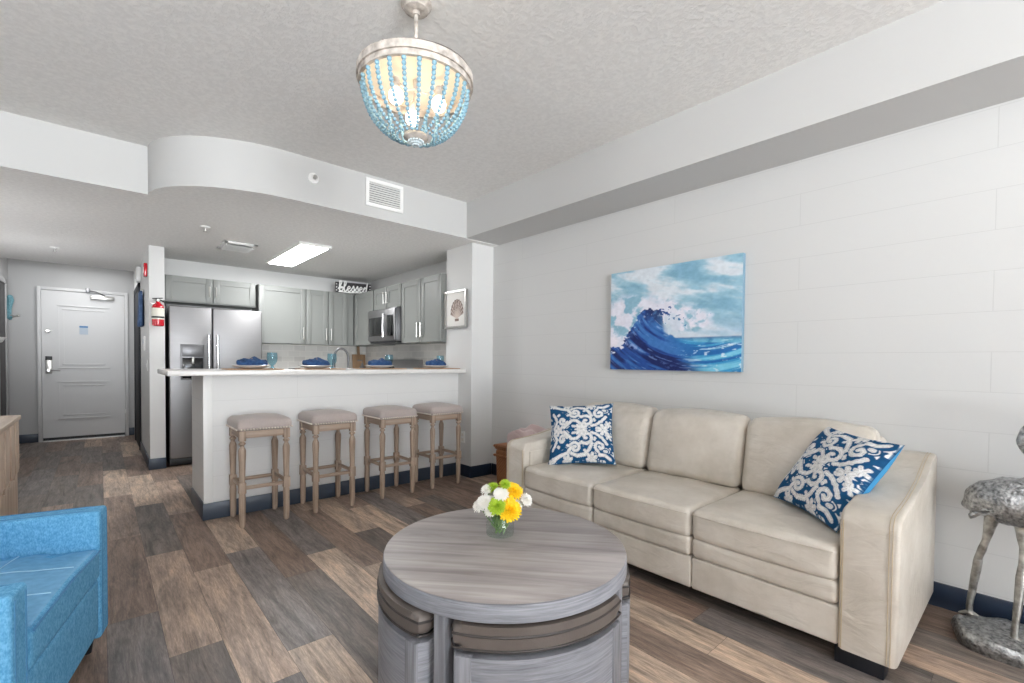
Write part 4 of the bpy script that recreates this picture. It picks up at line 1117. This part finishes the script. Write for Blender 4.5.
# ------------------------------------------------------------------ vase of flowers
VX, VY, VZ = 1.195, 1.415, .4615
vs = B().lathe([(.001, .001), (.045, .001), (.053, .004), (.056, .015), (.0555, .05), (.049, .068), (.048, .075), (.053, .09)], 40, caps=False).obj('glass_vase', 'glass')
vs.location = (VX, VY, VZ); tag(vs, 'short clear glass vase on the round table', 'vase')
right = Vector((.749, -.662, 0)); toward = Vector((-.662, -.749, 0)).normalized()
def flower(dx, dz, dd, r, m, label, seed, flat=.75, petals=90):
    rnd = random.Random(seed)
    c = Vector((VX, VY, VZ)) + right*dx + Vector((0,0,dz)) + toward*dd
    root = Vector((VX + dx*.2*right.x, VY + dx*.2*right.y, VZ+.03))
    nrm = (c - (Vector((VX, VY, VZ+.03)))).normalized()*.75 + toward*.4; nrm.normalize()
    e = empty('chrysanthemum', c, 0, label, 'flower', 'flowers in the glass vase')
    q = nrm.to_track_quat('Z', 'Y').to_matrix().to_4x4()
    b = B()
    b.sphere((0,0,-.1*r), r*.55, 12, (1,1,.7), mtx=q)
    bm = bmesh.new()
    for i in range(petals):
        t = (i+.5)/petals; a = i*2.39996; el = math.acos(1-t*1.15)        # from top to a little below equator
        d = Vector((math.sin(el)*math.cos(a), math.sin(el)*math.sin(a), math.cos(el)*flat))
        L = r*(.78+.22*t)*rnd.uniform(.92, 1.06); w = r*.115
        side = d.cross(Vector((0,0,1))); side = side.normalized() if side.length > 1e-3 else Vector((1,0,0))
        up = side.cross(d).normalized()
        p0 = d*L*.35; p1 = d*L*.75+up*L*.05; p2 = d*L + up*L*(.10 if t < .8 else -.02)
        vs_ = [bm.verts.new(p) for p in (p0-side*w*.6, p0+side*w*.6, p1-side*w, p1+side*w, p2-side*w*.5, p2+side*w*.5, p1+up*w*.7, p0+up*w*.5)]
        bm.faces.new((vs_[0], vs_[1], vs_[3], vs_[2])); bm.faces.new((vs_[2], vs_[3], vs_[5], vs_[4]))
        bm.faces.new((vs_[7], vs_[6], vs_[2], vs_[0])); bm.faces.new((vs_[1], vs_[3], vs_[6], vs_[7])); bm.faces.new((vs_[6], vs_[5], vs_[4])); bm.faces.new((vs_[6], vs_[3], vs_[5])); bm.faces.new((vs_[2], vs_[6], vs_[4]))
    b._add(bm, q)
    b.obj('bloom', m, e, smooth=False)
    s = B(); k = root-c; s.tube([-nrm*r*.3, k*.5+Vector((0,0,-.004)), k], .0022, 6); s.obj('stem', 'stem', e)
# pixel-measured layout around the vase (m): dx right, dz up, dd toward viewer
flower(.036, .112, .040, .052, 'fl_yellow', 'largest yellow chrysanthemum facing the viewer, front right of the bouquet', 1, petals=130)
flower(.050, .172, -.010, .046, 'fl_yellow', 'yellow chrysanthemum at the top right of the bouquet', 2, flat=.6, petals=110)
flower(-.010, .130, .050, .040, 'fl_green', 'lime green chrysanthemum at the front centre of the bouquet', 3, petals=100)
flower(-.062, .138, .030, .036, 'fl_white', 'white chrysanthemum on the left of the bouquet', 4)
flower(-.085, .118, .010, .030, 'fl_white', 'white chrysanthemum drooping lowest at the far left of the bouquet', 5)
flower(.002, .172, .030, .034, 'fl_white', 'white chrysanthemum in the middle, above the green one', 6, flat=.45)
flower(-.032, .186, -.012, .028, 'fl_green', 'small lime green bloom at the top of the bouquet', 7, petals=60)
flower(.010, .200, -.02, .018, 'fl_yellow', 'tiny yellow-green bud at the very top of the bouquet', 8, petals=40)
flower(.102, .142, .0, .030, 'fl_white', 'white chrysanthemum at the far right of the bouquet', 9)
flower(-.055, .178, -.01, .028, 'fl_white', 'white chrysanthemum at the top left of the bouquet', 10)
flower(-.03, .15, -.05, .036, 'fl_white', 'white chrysanthemum at the back of the bouquet', 11)
flower(.062, .118, .0, .030, 'fl_white', 'white chrysanthemum peeking out below the right of the yellow blooms', 12)
flower(-.038, .108, .042, .026, 'fl_white', 'white chrysanthemum low on the front left, beside the green one', 13)
flower(.018, .205, .012, .026, 'fl_green', 'lime green bloom at the top, behind the middle white one', 14, petals=70)
lf_ = B(); rnd = random.Random(3)
for i in range(16):
    a = rnd.uniform(0, 2*PI); r0 = rnd.uniform(.005, .03); r1 = rnd.uniform(.01, .04)
    p = [(r0*math.cos(a), r0*math.sin(a), .012), (r1*math.cos(a+.8), r1*math.sin(a+.8), .045), (r1*.8*math.cos(a+1.2), r1*.8*math.sin(a+1.2), .085)]
    lf_.tube(p, .0022, 5)
for i in range(5):
    a = rnd.uniform(0, 2*PI); b_ = rnd.uniform(.5, 1.1)
    lf_.sphere((0,0,0), .022, 8, (.12, .5, 1), mtx=Matrix.Translation((.026*math.cos(a), .026*math.sin(a), .062)) @ Matrix.Rotation(a, 4, 'Z') @ Matrix.Rotation(b_*.5, 4, 'Y'))
gl = lf_.obj('greenery', 'leaf'); gl.location = (VX, VY, VZ); tag(gl, 'green stems and leaves standing in the glass vase', 'foliage')

# ------------------------------------------------------------------ blue armchair
th = math.radians(-13.0)
fwd = Vector((math.cos(th), math.sin(th), 0)); lft = Vector((-math.sin(th), math.cos(th), 0))
F = Vector((.018, 2.50, 0)); Wd = .842
ctr = F - lft*(Wd/2)
ac = empty('armchair', ctr, th, 'sky blue tweed armchair at the left edge of the room', 'armchair')
# local: x forward (front at 0), y left; arms y=+-(.405)
def arm_prof_obj(s):
    ya, yb = (s*.421, s*.318)
    def fn(p, u, v, w): return (p.x, p.y, p.z)
    a_ = B().soft(-.80, .0, min(ya, yb), max(ya, yb), .06, .56, .013, 10, fn=fn).obj('arm', 'blue_fabric', ac)
    b = B()
    for yy in (min(ya, yb)+.020, max(ya, yb)-.020):
        b.tube([(-.0-.0, yy, z) for z in (.075, .3, .54)] + [(-.012, yy, .557), (-.05, yy, .5605), (-.4, yy, .5605), (-.78, yy, .5605)], .0022, 5)
    b.obj('seam', 'seam_dark', a_)
arm_prof_obj(1); arm_prof_obj(-1)
def dk_fn(p, u, v, w): return (p.x + .01*(u > 0)*(w > .9), p.y, p.z)
fp_ = B().soft(-.72, -.006, -.317, .317, .085, .30, .012, 8).obj('front_panel', 'blue_fabric', ac)
def sc_fn(p, u, v, w):
    z = p.z + (.018*(1-v*v)*(1-u*u) if w > 0 else 0)
    return (p.x, p.y, z - (.012*abs(v) if w > 0 and u > .5 else 0))
cs = B().soft(-.66, .002, -.317, .317, .302, .432, .022, 12, fn=sc_fn).obj('seat_cushion', 'blue_fabric', ac)
tp = B().soft(-.655, -.006, -.298, .298, .405, .4335, .012, 12, fn=sc_fn).obj('seat_top', 'blue_seat', cs, label='smoother blue seat top with pale stitching')
b = B()
def ztop(x, y): u = (x+.33)/.33; v = y/.304; return .4345+.018*(1-v*v)*(1-u*u)-.0125*abs(v)*max(0, 1 if u > .5 else 0)
for y in (-.10, .10): b.tube([(-.62+.6*i/12, y, ztop(-.62+.6*i/12, y)) for i in range(13)], .0018, 5)
for x in (-.22, -.42): b.tube([(x, -.29+.58*i/12, ztop(x, -.29+.58*i/12)) for i in range(13)], .0018, 5)
b.obj('stitching', 'seam_light', cs)
b = B(); b.tube([(.003, -.30+.6*i/16, .422-.010*abs(-1+i/8)) for i in range(17)], .0032, 6); b.obj('piping', 'seam_dark', cs)
def bkf(p, u, v, w): return (p.x-.08*(w*.5+.5), p.y, p.z)
B().soft(-.80, -.62, -.317, .317, .40, .84, .05, 10, fn=bkf, puff=(.02,0,0)).obj('back_cushion', 'blue_fabric', ac)
B().soft(-.92, -.76, -.421, .421, .06, .82, .03, 8).obj('backrest', 'blue_fabric', ac)
for x in (-.05, -.80):
    for y in (-.35, .35):
        B().lathe([(.014, 0), (.022, .065)], 14, cx=x, cy=y).obj('foot', 'black', ac)

# ------------------------------------------------------------------ console cabinet at left
cc = empty('console_cabinet', (-.368, 4.15, 0), 0, 'pale rustic pine cabinet at the left edge, behind the blue armchair', 'cabinet')
box(-.42, .0, -1.2, 0.0, .775, .80, .003).obj('top', 'pallet', cc)
box(-.40, -.03, -1.18, -.01, .05, .775, .002).obj('body', 'pallet_v', cc)
b = B()
for i in range(12):
    yy = -.10*i-.02; dz = (0, .03, .01)[i % 3]
    b.box(-.03, -.008+.006*(i % 2), yy-.092, yy, .47+.0*dz, .77, .003)
b.obj('upper_board', 'pallet_v', cc)
b = B()
for i in range(12):
    yy = -.10*i-.01; b.box(-.03, -.018, yy-.096, yy, .06, .46-.04*(i % 2), .003)
b.obj('lower_board', 'pallet_v', cc)
for yy in (-1.16, -.05): box(-.4, -.02, yy-.03, yy+.03, 0, .06, .003).obj('foot', 'pallet', cc)

# ------------------------------------------------------------------ wicker basket and throw
bk = empty('wicker_basket', (2.84, 3.0, 0), 0, 'brown wicker hamper between the sofa and the column', 'basket')
def bf(p, u, v, w): return (p.x*(1+.03*w), p.y*(1+.03*w), p.z)
B().soft(-.13, .13, -.28, .28, 0, .35, .02, 10, fn=bf).obj('body', 'wicker', bk)
b = B()
for z in (.30, .385): b.tube([(-.138, -.29, z), (.138, -.29, z), (.138, .29, z), (-.138, .29, z)], .012, 8, closed=True)
b.obj('rim', 'wicker', bk)
B().soft(-.14, .14, -.295, .295, .352, .40, .018, 8).obj('lid', 'wicker', bk)
def thf(p, u, v, w):
    n = noise.noise(Vector((u*1.7, v*2.1, 3)))*.06
    return (p.x, p.y, p.z + (n + .05*(1-u*u)*math.cos(v*1.5) if w > 0 else 0))
tr = B().soft(-.13, .13, -.27, .22, 0, .12, .03, 16, noise_amp=.012, fn=thf).obj('throw_blanket', 'pink')
tr.location = (2.84, 2.93, .402); tag(tr, 'rumpled dusty pink throw on the wicker hamper', 'blanket')

# ------------------------------------------------------------------ flamingo statue
fm = empty('flamingo_statue', (2.80, .05, 0), 0, 'antique pewter flamingo statue standing at the right edge', 'statue')
def loft(pts, rad, seg=16, jitter=0, flat=1.0, seed=1):
    b = bmesh.new(); rings = []
    P = [Vector(p) for p in pts]
    for i, p in enumerate(P):
        t = (P[min(i+1, len(P)-1)]-P[max(i-1, 0)]).normalized()
        u = t.cross(Vector((1,0,0))); u = u.normalized() if u.length > .05 else Vector((0,1,0)); w = t.cross(u)
        ring = []
        for k in range(seg):
            a = 2*PI*k/seg; d = u*math.cos(a)*rad[i]+w*math.sin(a)*rad[i]*flat
            q = p+d
            if jitter: q += d.normalized()*noise.noise(q*30+Vector((seed, 0, 0)))*jitter
            ring.append(b.verts.new(q))
        rings.append(ring)
    for a, c in zip(rings, rings[1:]):
        for k in range(seg): b.faces.new((a[k], a[(k+1)%seg], c[(k+1)%seg], c[k]))
    b.faces.new(rings[0][::-1]); b.faces.new(rings[-1]); bmesh.ops.recalc_face_normals(b, faces=b.faces); return b
def cat(pts, n=6):
    P = [Vector(p) for p in pts]; out = []
    for i in range(len(P)-1):
        p0, p1, p2, p3 = P[max(i-1, 0)], P[i], P[i+1], P[min(i+2, len(P)-1)]
        for k in range(n):
            t = k/n; out.append(.5*((2*p1)+(p2-p0)*t+(2*p0-5*p1+4*p2-p3)*t*t+(3*p1-p0-3*p2+p3)*t**3))
    out.append(P[-1]); return out
def interp(vals, n=6):
    out = []
    for a, c in zip(vals, vals[1:]): out += [a+(c-a)*k/n for k in range(n)]
    return out+[vals[-1]]
# body (local y + = tail, towards the sofa)
bp = [(0, .128, .535), (0, .118, .555), (0, .085, .585), (0, .03, .596), (0, -.03, .598), (0, -.10, .596), (0, -.17, .593), (0, -.205, .60)]
br_ = [.024, .050, .080, .100, .100, .088, .056, .03]
b = B(); b._add(loft(cat(bp, 7), interp(br_, 7), 26, .010, 1.0))
body = b.obj('body', 'pewter', fm)
# neck S curve and head
npth = [(0, -.17, .60), (0, -.23, .66), (0, -.22, .74), (0, -.13, .80), (0, -.045, .86), (0, -.035, .95), (0, -.09, 1.02), (0, -.17, 1.03)]
npth = [(0, -.16, .60), (0, -.21, .66), (0, -.17, .735), (0, -.08, .775), (0, -.022, .83), (0, -.03, .90), (0, -.10, .95), (0, -.16, .945)]
b = B(); b._add(loft(cat(npth, 6), interp([.04, .030, .025, .023, .023, .022, .024, .032], 6), 14, .004)); b.sphere((0, -.17, .94), .035, 14, (1, 1.2, 1))
b.obj('neck', 'pewter', fm)
b = B(); b._add(loft(cat([(0, -.19, .94), (0, -.235, .925), (0, -.255, .88), (0, -.24, .84)], 4), interp([.022, .018, .014, .006], 4), 10)); b.obj('beak', 'pewter_leg', fm)
# wings of layered feathers
for s in (-1, 1):
    b = B(); rnd = random.Random(5+s)
    for i in range(90):
        t = rnd.uniform(-.16, .08); zz = rnd.uniform(-.035, .065)
        L = rnd.uniform(.028, .055)
        bulge = .088*math.sqrt(max(.1, 1-((t+.03)/.17)**2))*math.sqrt(max(.15, 1-(zz/.1)**2))
        zc = .612 - (.10*max(0, t-.02)/.1*.9)
        b.sphere((0,0,0), L/2, 8, (.10, 1, .24), mtx=Matrix.Translation((s*(bulge+.002), t, zc+zz)) @ Matrix.Rotation(-.5-zz*4, 4, 'X'))
    b.obj('wing', 'pewter', fm)
b = B()
for i in range(7):
    x = -.036+.012*i
    b._add(loft([(x*.6, .080, .560-.003*abs(i-3)), (x*.9, .112, .535), (x, .128, .508+.003*abs(i-3)), (x, .132, .498+.004*abs(i-3))], [.012, .014, .011, .003], 8))
b.obj('tail', 'pewter', fm)
# legs : one per path
for fx_, fy_, kx, ky, hx_, hy_ in ((.05, .128, .02, .105, .0, .060), (-.08, -.01, -.05, -.022, -.02, -.028)):
    b = B(); pth = [(hx_, hy_, .54), (hx_+.004, hy_+.01, .50), ((hx_+kx)/2, (hy_+ky)/2, .42), (kx, ky, .33), (kx*.9+fx_*.1, ky*.9+fy_*.1, .30), (fx_, fy_, .12), (fx_, fy_, .05)]
    b._add(loft(cat(pth, 6), interp([.034, .022, .0125, .0135, .0155, .0115, .012], 6), 12, .002))
    lg = b.obj('leg', 'pewter_leg', fm)
    b = B()
    for a in (-.5, .0, .5, 3.0):
        b._add(loft([(fx_, fy_, .075), (fx_+math.sin(a)*.018, fy_-math.cos(a)*.02, .066), (fx_+math.sin(a)*.03, fy_-math.cos(a)*.036, .058)], [.012, .008, .004], 8))
    b.obj('foot', 'pewter_leg', lg)
# rocky base
bm = bmesh.new(); NR, NA = 14, 44; rings = []
def base_r(a): return 1+.10*math.cos(2*a+.6)+.05*math.cos(5*a)
for i in range(NR+1):
    t = i/NR
    ring = []
    for k in range(NA):
        a = 2*PI*k/NA
        if t < .62: r = .02+.98*t/.62*.86; z = .078-.012*(t/.62)**2
        elif t < .86: q = (t-.62)/.24; r = .86+.14*math.sin(q*PI/2); z = .066-.04*(1-math.cos(q*PI/2))
        else: q = (t-.86)/.14; r = 1.0-.04*q; z = .026*(1-q)
        x = .150*r*base_r(a)*math.cos(a)-.025; y = .245*r*base_r(a)*math.sin(a)-.045
        n_ = noise.noise(Vector((x*22, y*22, 2)))*.011 + noise.noise(Vector((x*60, y*34, 5)))*.007
        if z < .002: n_ = 0
        ring.append(bm.verts.new((x*(1+n_*1.5), y*(1+n_*1.5), max(0, z+n_))))
    rings.append(ring)
for a_, c_ in zip(rings, rings[1:]):
    for k in range(NA): bm.faces.new((a_[k], a_[(k+1)%NA], c_[(k+1)%NA], c_[k]))
bm.faces.new(rings[0]); bm.faces.new(rings[-1][::-1]); bmesh.ops.recalc_face_normals(bm, faces=bm.faces)
b = B(); b._add(bm); b.obj('base', 'pewter', fm)

# ------------------------------------------------------------------ bead chandelier
CX, CY_ = 1.003, 1.76
ch = empty('bead_chandelier', (CX, CY_, MC), 0, 'turquoise beaded bowl chandelier with a whitewashed ring and warm bulbs', 'chandelier')
RZ = 2.345-MC      # ring top (local)
R0 = .236
B().lathe([(.064, 0), (.064, -.010), (.056, -.018), (.05, -.030), (.03, -.036)], 32).obj('canopy', 'washed', ch)
b = B(); b.tube([(0,0,-.03), (0,0,-.05)], .016); b.tube([(0,0,-.04), (0,0,RZ-.01)], .0085, 10); b.obj('rod', 'washed', ch)
b = B(); b.lathe([(R0-.012, RZ-.03), (R0+.004, RZ-.03), (R0+.004, RZ), (R0-.012, RZ), (R0-.012, RZ-.03)], 72, caps=False)
b.lathe([(R0-.018, RZ-.052), (R0-.004, RZ-.052), (R0-.004, RZ-.030), (R0-.018, RZ-.030), (R0-.018, RZ-.052)], 72, caps=False)
b.obj('ring', 'washed', ch, angle=30)
B().lathe([(.002, RZ-.012), (R0-.013, RZ-.012), (R0-.013, RZ-.008), (.002, RZ-.008)], 48, caps=False).obj('inner_plate', 'cream', ch, label='cream inner plate lit by the bulbs')
b = B()
for k in range(4):
    a = k*PI/2+.5
    b.tube([(R0*math.cos(a)*(1-t)+.012*math.cos(a)*t, R0*math.sin(a)*(1-t)+.012*math.sin(a)*t, RZ+.005+.05*math.sin(t*PI*.75)) for t in [i/12 for i in range(13)]], .0016, 5)
b.tube([((R0-.008)*math.cos(t), (R0-.008)*math.sin(t), RZ+.02+.012*math.sin(t+1)) for t in [2*PI*i/60 for i in range(60)]], .0014, 5, closed=True)
b.obj('wire', 'wire', ch)
DEP = .222
NS = 24
for k in range(NS):
    a = 2*PI*k/NS+.06
    b = B(); n = 16
    for i in range(n):
        t = .10+(PI/2-.30-.10)*i/(n-1)*1.03
        r = (R0-.018)*math.cos(t)**.78; z = RZ-.035-DEP*math.sin(t)
        rad = .0100*(1-.36*(i/n)**1.3)
        b.ico((r*math.cos(a), r*math.sin(a), z), rad, 2 if i < 16 else 1)
    st = b.obj('bead_strand', 'bead', ch)
B().lathe([(.002, RZ-.035-DEP-.012), (.035, RZ-.035-DEP-.008), (.052, RZ-.035-DEP+.004), (.048, RZ-.035-DEP+.016), (.002, RZ-.035-DEP+.016)], 24).obj('bottom_cup', 'washed', ch)
b = B()
for k in range(16):
    a = 2*PI*k/16
    for i in range(3): b.ico((.03*math.cos(a)*(1-.3*i), .03*math.sin(a)*(1-.3*i), RZ-.035-DEP-.012-.006*i), .006)
b.obj('cup_beads', 'bead_pale', ch)
for k in range(3):
    a = 2*PI*k/3+1.2
    b = B(); b.tube([(0,0,RZ-.05), (.05*math.cos(a), .05*math.sin(a), RZ-.075), (.1*math.cos(a), .1*math.sin(a), RZ-.06), (.12*math.cos(a), .12*math.sin(a), RZ-.045)], .006, 8)
    b.lathe([(.014, RZ-.05), (.016, RZ-.09)], 12, cx=.1*math.cos(a), cy=.1*math.sin(a))
    am = b.obj('socket_arm', 'washed', ch)
    B().sphere((.1*math.cos(a), .1*math.sin(a), RZ-.122), .030, 14, (1, 1, 1.1)).obj('bulb', 'bulb_warm', am)
B().tube([(0,0,RZ-.01), (0,0,RZ-.06)], .012).obj('stem', 'washed', ch)

# ------------------------------------------------------------------ lights
GROUND_GLOW, SKY, TORCH_FILL, SCONCE_FILL = 25, 6.5, 58, 20

def area(name, loc, rot, sx, sy, power, col=(1,1,1), portal=False):
    l = bpy.data.lights.new(name, 'AREA'); l.shape = 'RECTANGLE'; l.size = sx; l.size_y = sy; l.energy = power; l.color = col
    o = bpy.data.objects.new(name, l); C.objects.link(o); o.location = loc; o.rotation_euler = rot
    if portal: l.cycles.is_portal = True
    return o
area('balcony_portal', (.1, -5.52, 1.2), (PI/2, 0, 0), 2.95, 2.4, 1, portal=True)
def point(name, loc, power, col, r=.03):
    l = bpy.data.lights.new(name, 'POINT'); l.energy = power; l.color = col; l.shadow_soft_size = r
    o = bpy.data.objects.new(name, l); C.objects.link(o); o.location = loc; return o
kl = area('kitchen_fluorescent_light', (1.625, 5.44, KC-.030), (0, 0, 0), .26, 1.2, 24, (.96, .98, 1))
kl.visible_camera = True

el = empty('fill_flush_light', (-.16, 8.30, 2.5), 0, 'added unseen round flush light in the entry recess, fill for the dark entry', 'ceiling light')  # added lamp, out of sight, to brighten the dark entry
B().lathe([(.14, 0), (.15, -.02), (.13, -.035)], 32).obj('rim', 'white', el)
B().lathe([(.13, -.03), (.12, -.06), (.06, -.085), (.002, -.09)], 32).obj('diffuser', 'glow', el)
area('entry_fill_light', (-.16, 8.30, 2.405), (0, 0, 0),   .24, .24, 5, (.97, .98, 1))
def torchiere(loc, label, power):  # added uplight out of view, bounces fill light off the living-room ceiling
    e = empty('fill_torchiere', loc, 0, label, 'fill lamp', 'added fill uplights out of view')
    B().lathe([(.14, 0), (.14, .015), (.03, .03)], 32).obj('base', 'nickel', e)
    B().tube([(0,0,.02), (0,0,1.70)], .012, 12).obj('pole', 'nickel', e)
    B().lathe([(.02, 1.69), (.09, 1.72), (.16, 1.79), (.165, 1.80), (.155, 1.795), (.085, 1.735), (.002, 1.715)], 36, caps=False).obj('lamp_shade', 'white', e)
    B().sphere((0,0,1.76), .03, 12).obj('bulb', 'bulb', e)
    point('torchiere_fill_light', (loc[0], loc[1], 1.80), power, (.97, .98, 1), .05)
torchiere((-1.3, 1.0, 0), 'added white bowl torchiere beside the blue armchair, out of view as ceiling fill', TORCH_FILL*.8)
torchiere((-1.2, -1.3, 0), 'added white bowl torchiere behind the armchair, out of view as ceiling fill', TORCH_FILL)
torchiere((.9, -2.3, 0), 'added white bowl torchiere in the middle of the unseen end of the room, ceiling fill', TORCH_FILL)
def sconce(loc, label, power):  # added uplight on an unseen wall, lifts the kitchen ceiling
    e = empty('fill_sconce', loc, 0, label, 'wall lamp', 'added fill sconces on the hidden entry wall')
    box(0, .02, -.05, .05, -.09, .02, .004).obj('backplate', 'nickel', e)
    B().lathe([(.015, -.07), (.07, -.05), (.10, .0), (.094, .0), (.065, -.042), (.002, -.06)], 28, cx=.12).obj('lamp_shade', 'white', e)
    B().sphere((.12, 0, -.015), .022, 10).obj('bulb', 'bulb', e)
    point('sconce_fill_light', (loc[0]+.12, loc[1], loc[2]+.012), power, (.97, .98, 1), .04)
sconce((-.903, 5.2, 1.35), 'added unseen half-bowl fill sconce on the entry wall nearer the living room', SCONCE_FILL*.4)
sconce((-.903, 6.7, 1.35), 'added unseen half-bowl fill sconce on the entry wall nearer the white door', SCONCE_FILL*.55)
w = bpy.data.worlds.new('World'); bpy.context.scene.world = w; w.use_nodes = True
wt_ = w.node_tree; bg = wt_.nodes['Background']
# daylight: blue-white sky above the horizon, added ground glow below for the ceiling
tc = wt_.nodes.new('ShaderNodeTexCoord'); sx = wt_.nodes.new('ShaderNodeSeparateXYZ'); wt_.links.new(tc.outputs['Generated'], sx.inputs[0])
rp = wt_.nodes.new('ShaderNodeValToRGB'); wt_.links.new(sx.outputs[2], rp.inputs[0])
mp = wt_.nodes.new('ShaderNodeMapRange'); mp.inputs[1].default_value = -.04; mp.inputs[2].default_value = .04; wt_.links.new(sx.outputs[2], mp.inputs[0])
wt_.links.new(mp.outputs[0], rp.inputs[0])
rp.color_ramp.elements[0].color = (.93, .97, 1, 1); rp.color_ramp.elements[1].color = (.88, .94, 1, 1)
st_ = wt_.nodes.new('ShaderNodeMapRange'); st_.inputs[1].default_value = -.04; st_.inputs[2].default_value = .04; st_.inputs[3].default_value = GROUND_GLOW; st_.inputs[4].default_value = SKY
wt_.links.new(sx.outputs[2], st_.inputs[0]); wt_.links.new(rp.outputs[0], bg.inputs[0]); wt_.links.new(st_.outputs[0], bg.inputs[1])

# ------------------------------------------------------------------ camera
yaw, pit, roll = .7239, -.0215, .0089
F_ = Vector((math.sin(yaw), math.cos(yaw), 0)); R_ = Vector((math.cos(yaw), -math.sin(yaw), 0)); U_ = Vector((0,0,1))
F_, U_ = math.cos(pit)*F_+math.sin(pit)*U_, math.cos(pit)*U_-math.sin(pit)*F_
R_, U_ = math.cos(roll)*R_+math.sin(roll)*U_, math.cos(roll)*U_-math.sin(roll)*R_
cam = bpy.data.cameras.new('camera'); co = bpy.data.objects.new('camera', cam); C.objects.link(co)
cam.sensor_width = 36; cam.sensor_fit = 'HORIZONTAL'; cam.lens = 465.84/1024*36; cam.shift_x = 0; cam.shift_y = (371.59-341.5)/1024
cam.clip_start = .02
mw_ = Matrix(((R_.x, U_.x, -F_.x, 0), (R_.y, U_.y, -F_.y, 0), (R_.z, U_.z, -F_.z, 1.155), (0,0,0,1)))
co.matrix_world = mw_
S = bpy.context.scene; S.camera = co
S.view_settings.view_transform = 'Standard'; S.view_settings.look = 'None'; S.view_settings.gamma = 1; S.view_settings.use_curve_mapping = False
S.view_settings.exposure = .44
S.cycles.use_denoising = True
try: S.cycles.denoiser = 'OPENIMAGEDENOISE'
except Exception: pass
S.cycles.max_bounces = 10; S.cycles.transparent_max_bounces = 16; S.cycles.diffuse_bounces = 8; S.cycles.glossy_bounces = 4; S.cycles.transmission_bounces = 8
S.cycles.caustics_reflective = False; S.cycles.caustics_refractive = False; S.cycles.sample_clamp_indirect = 6
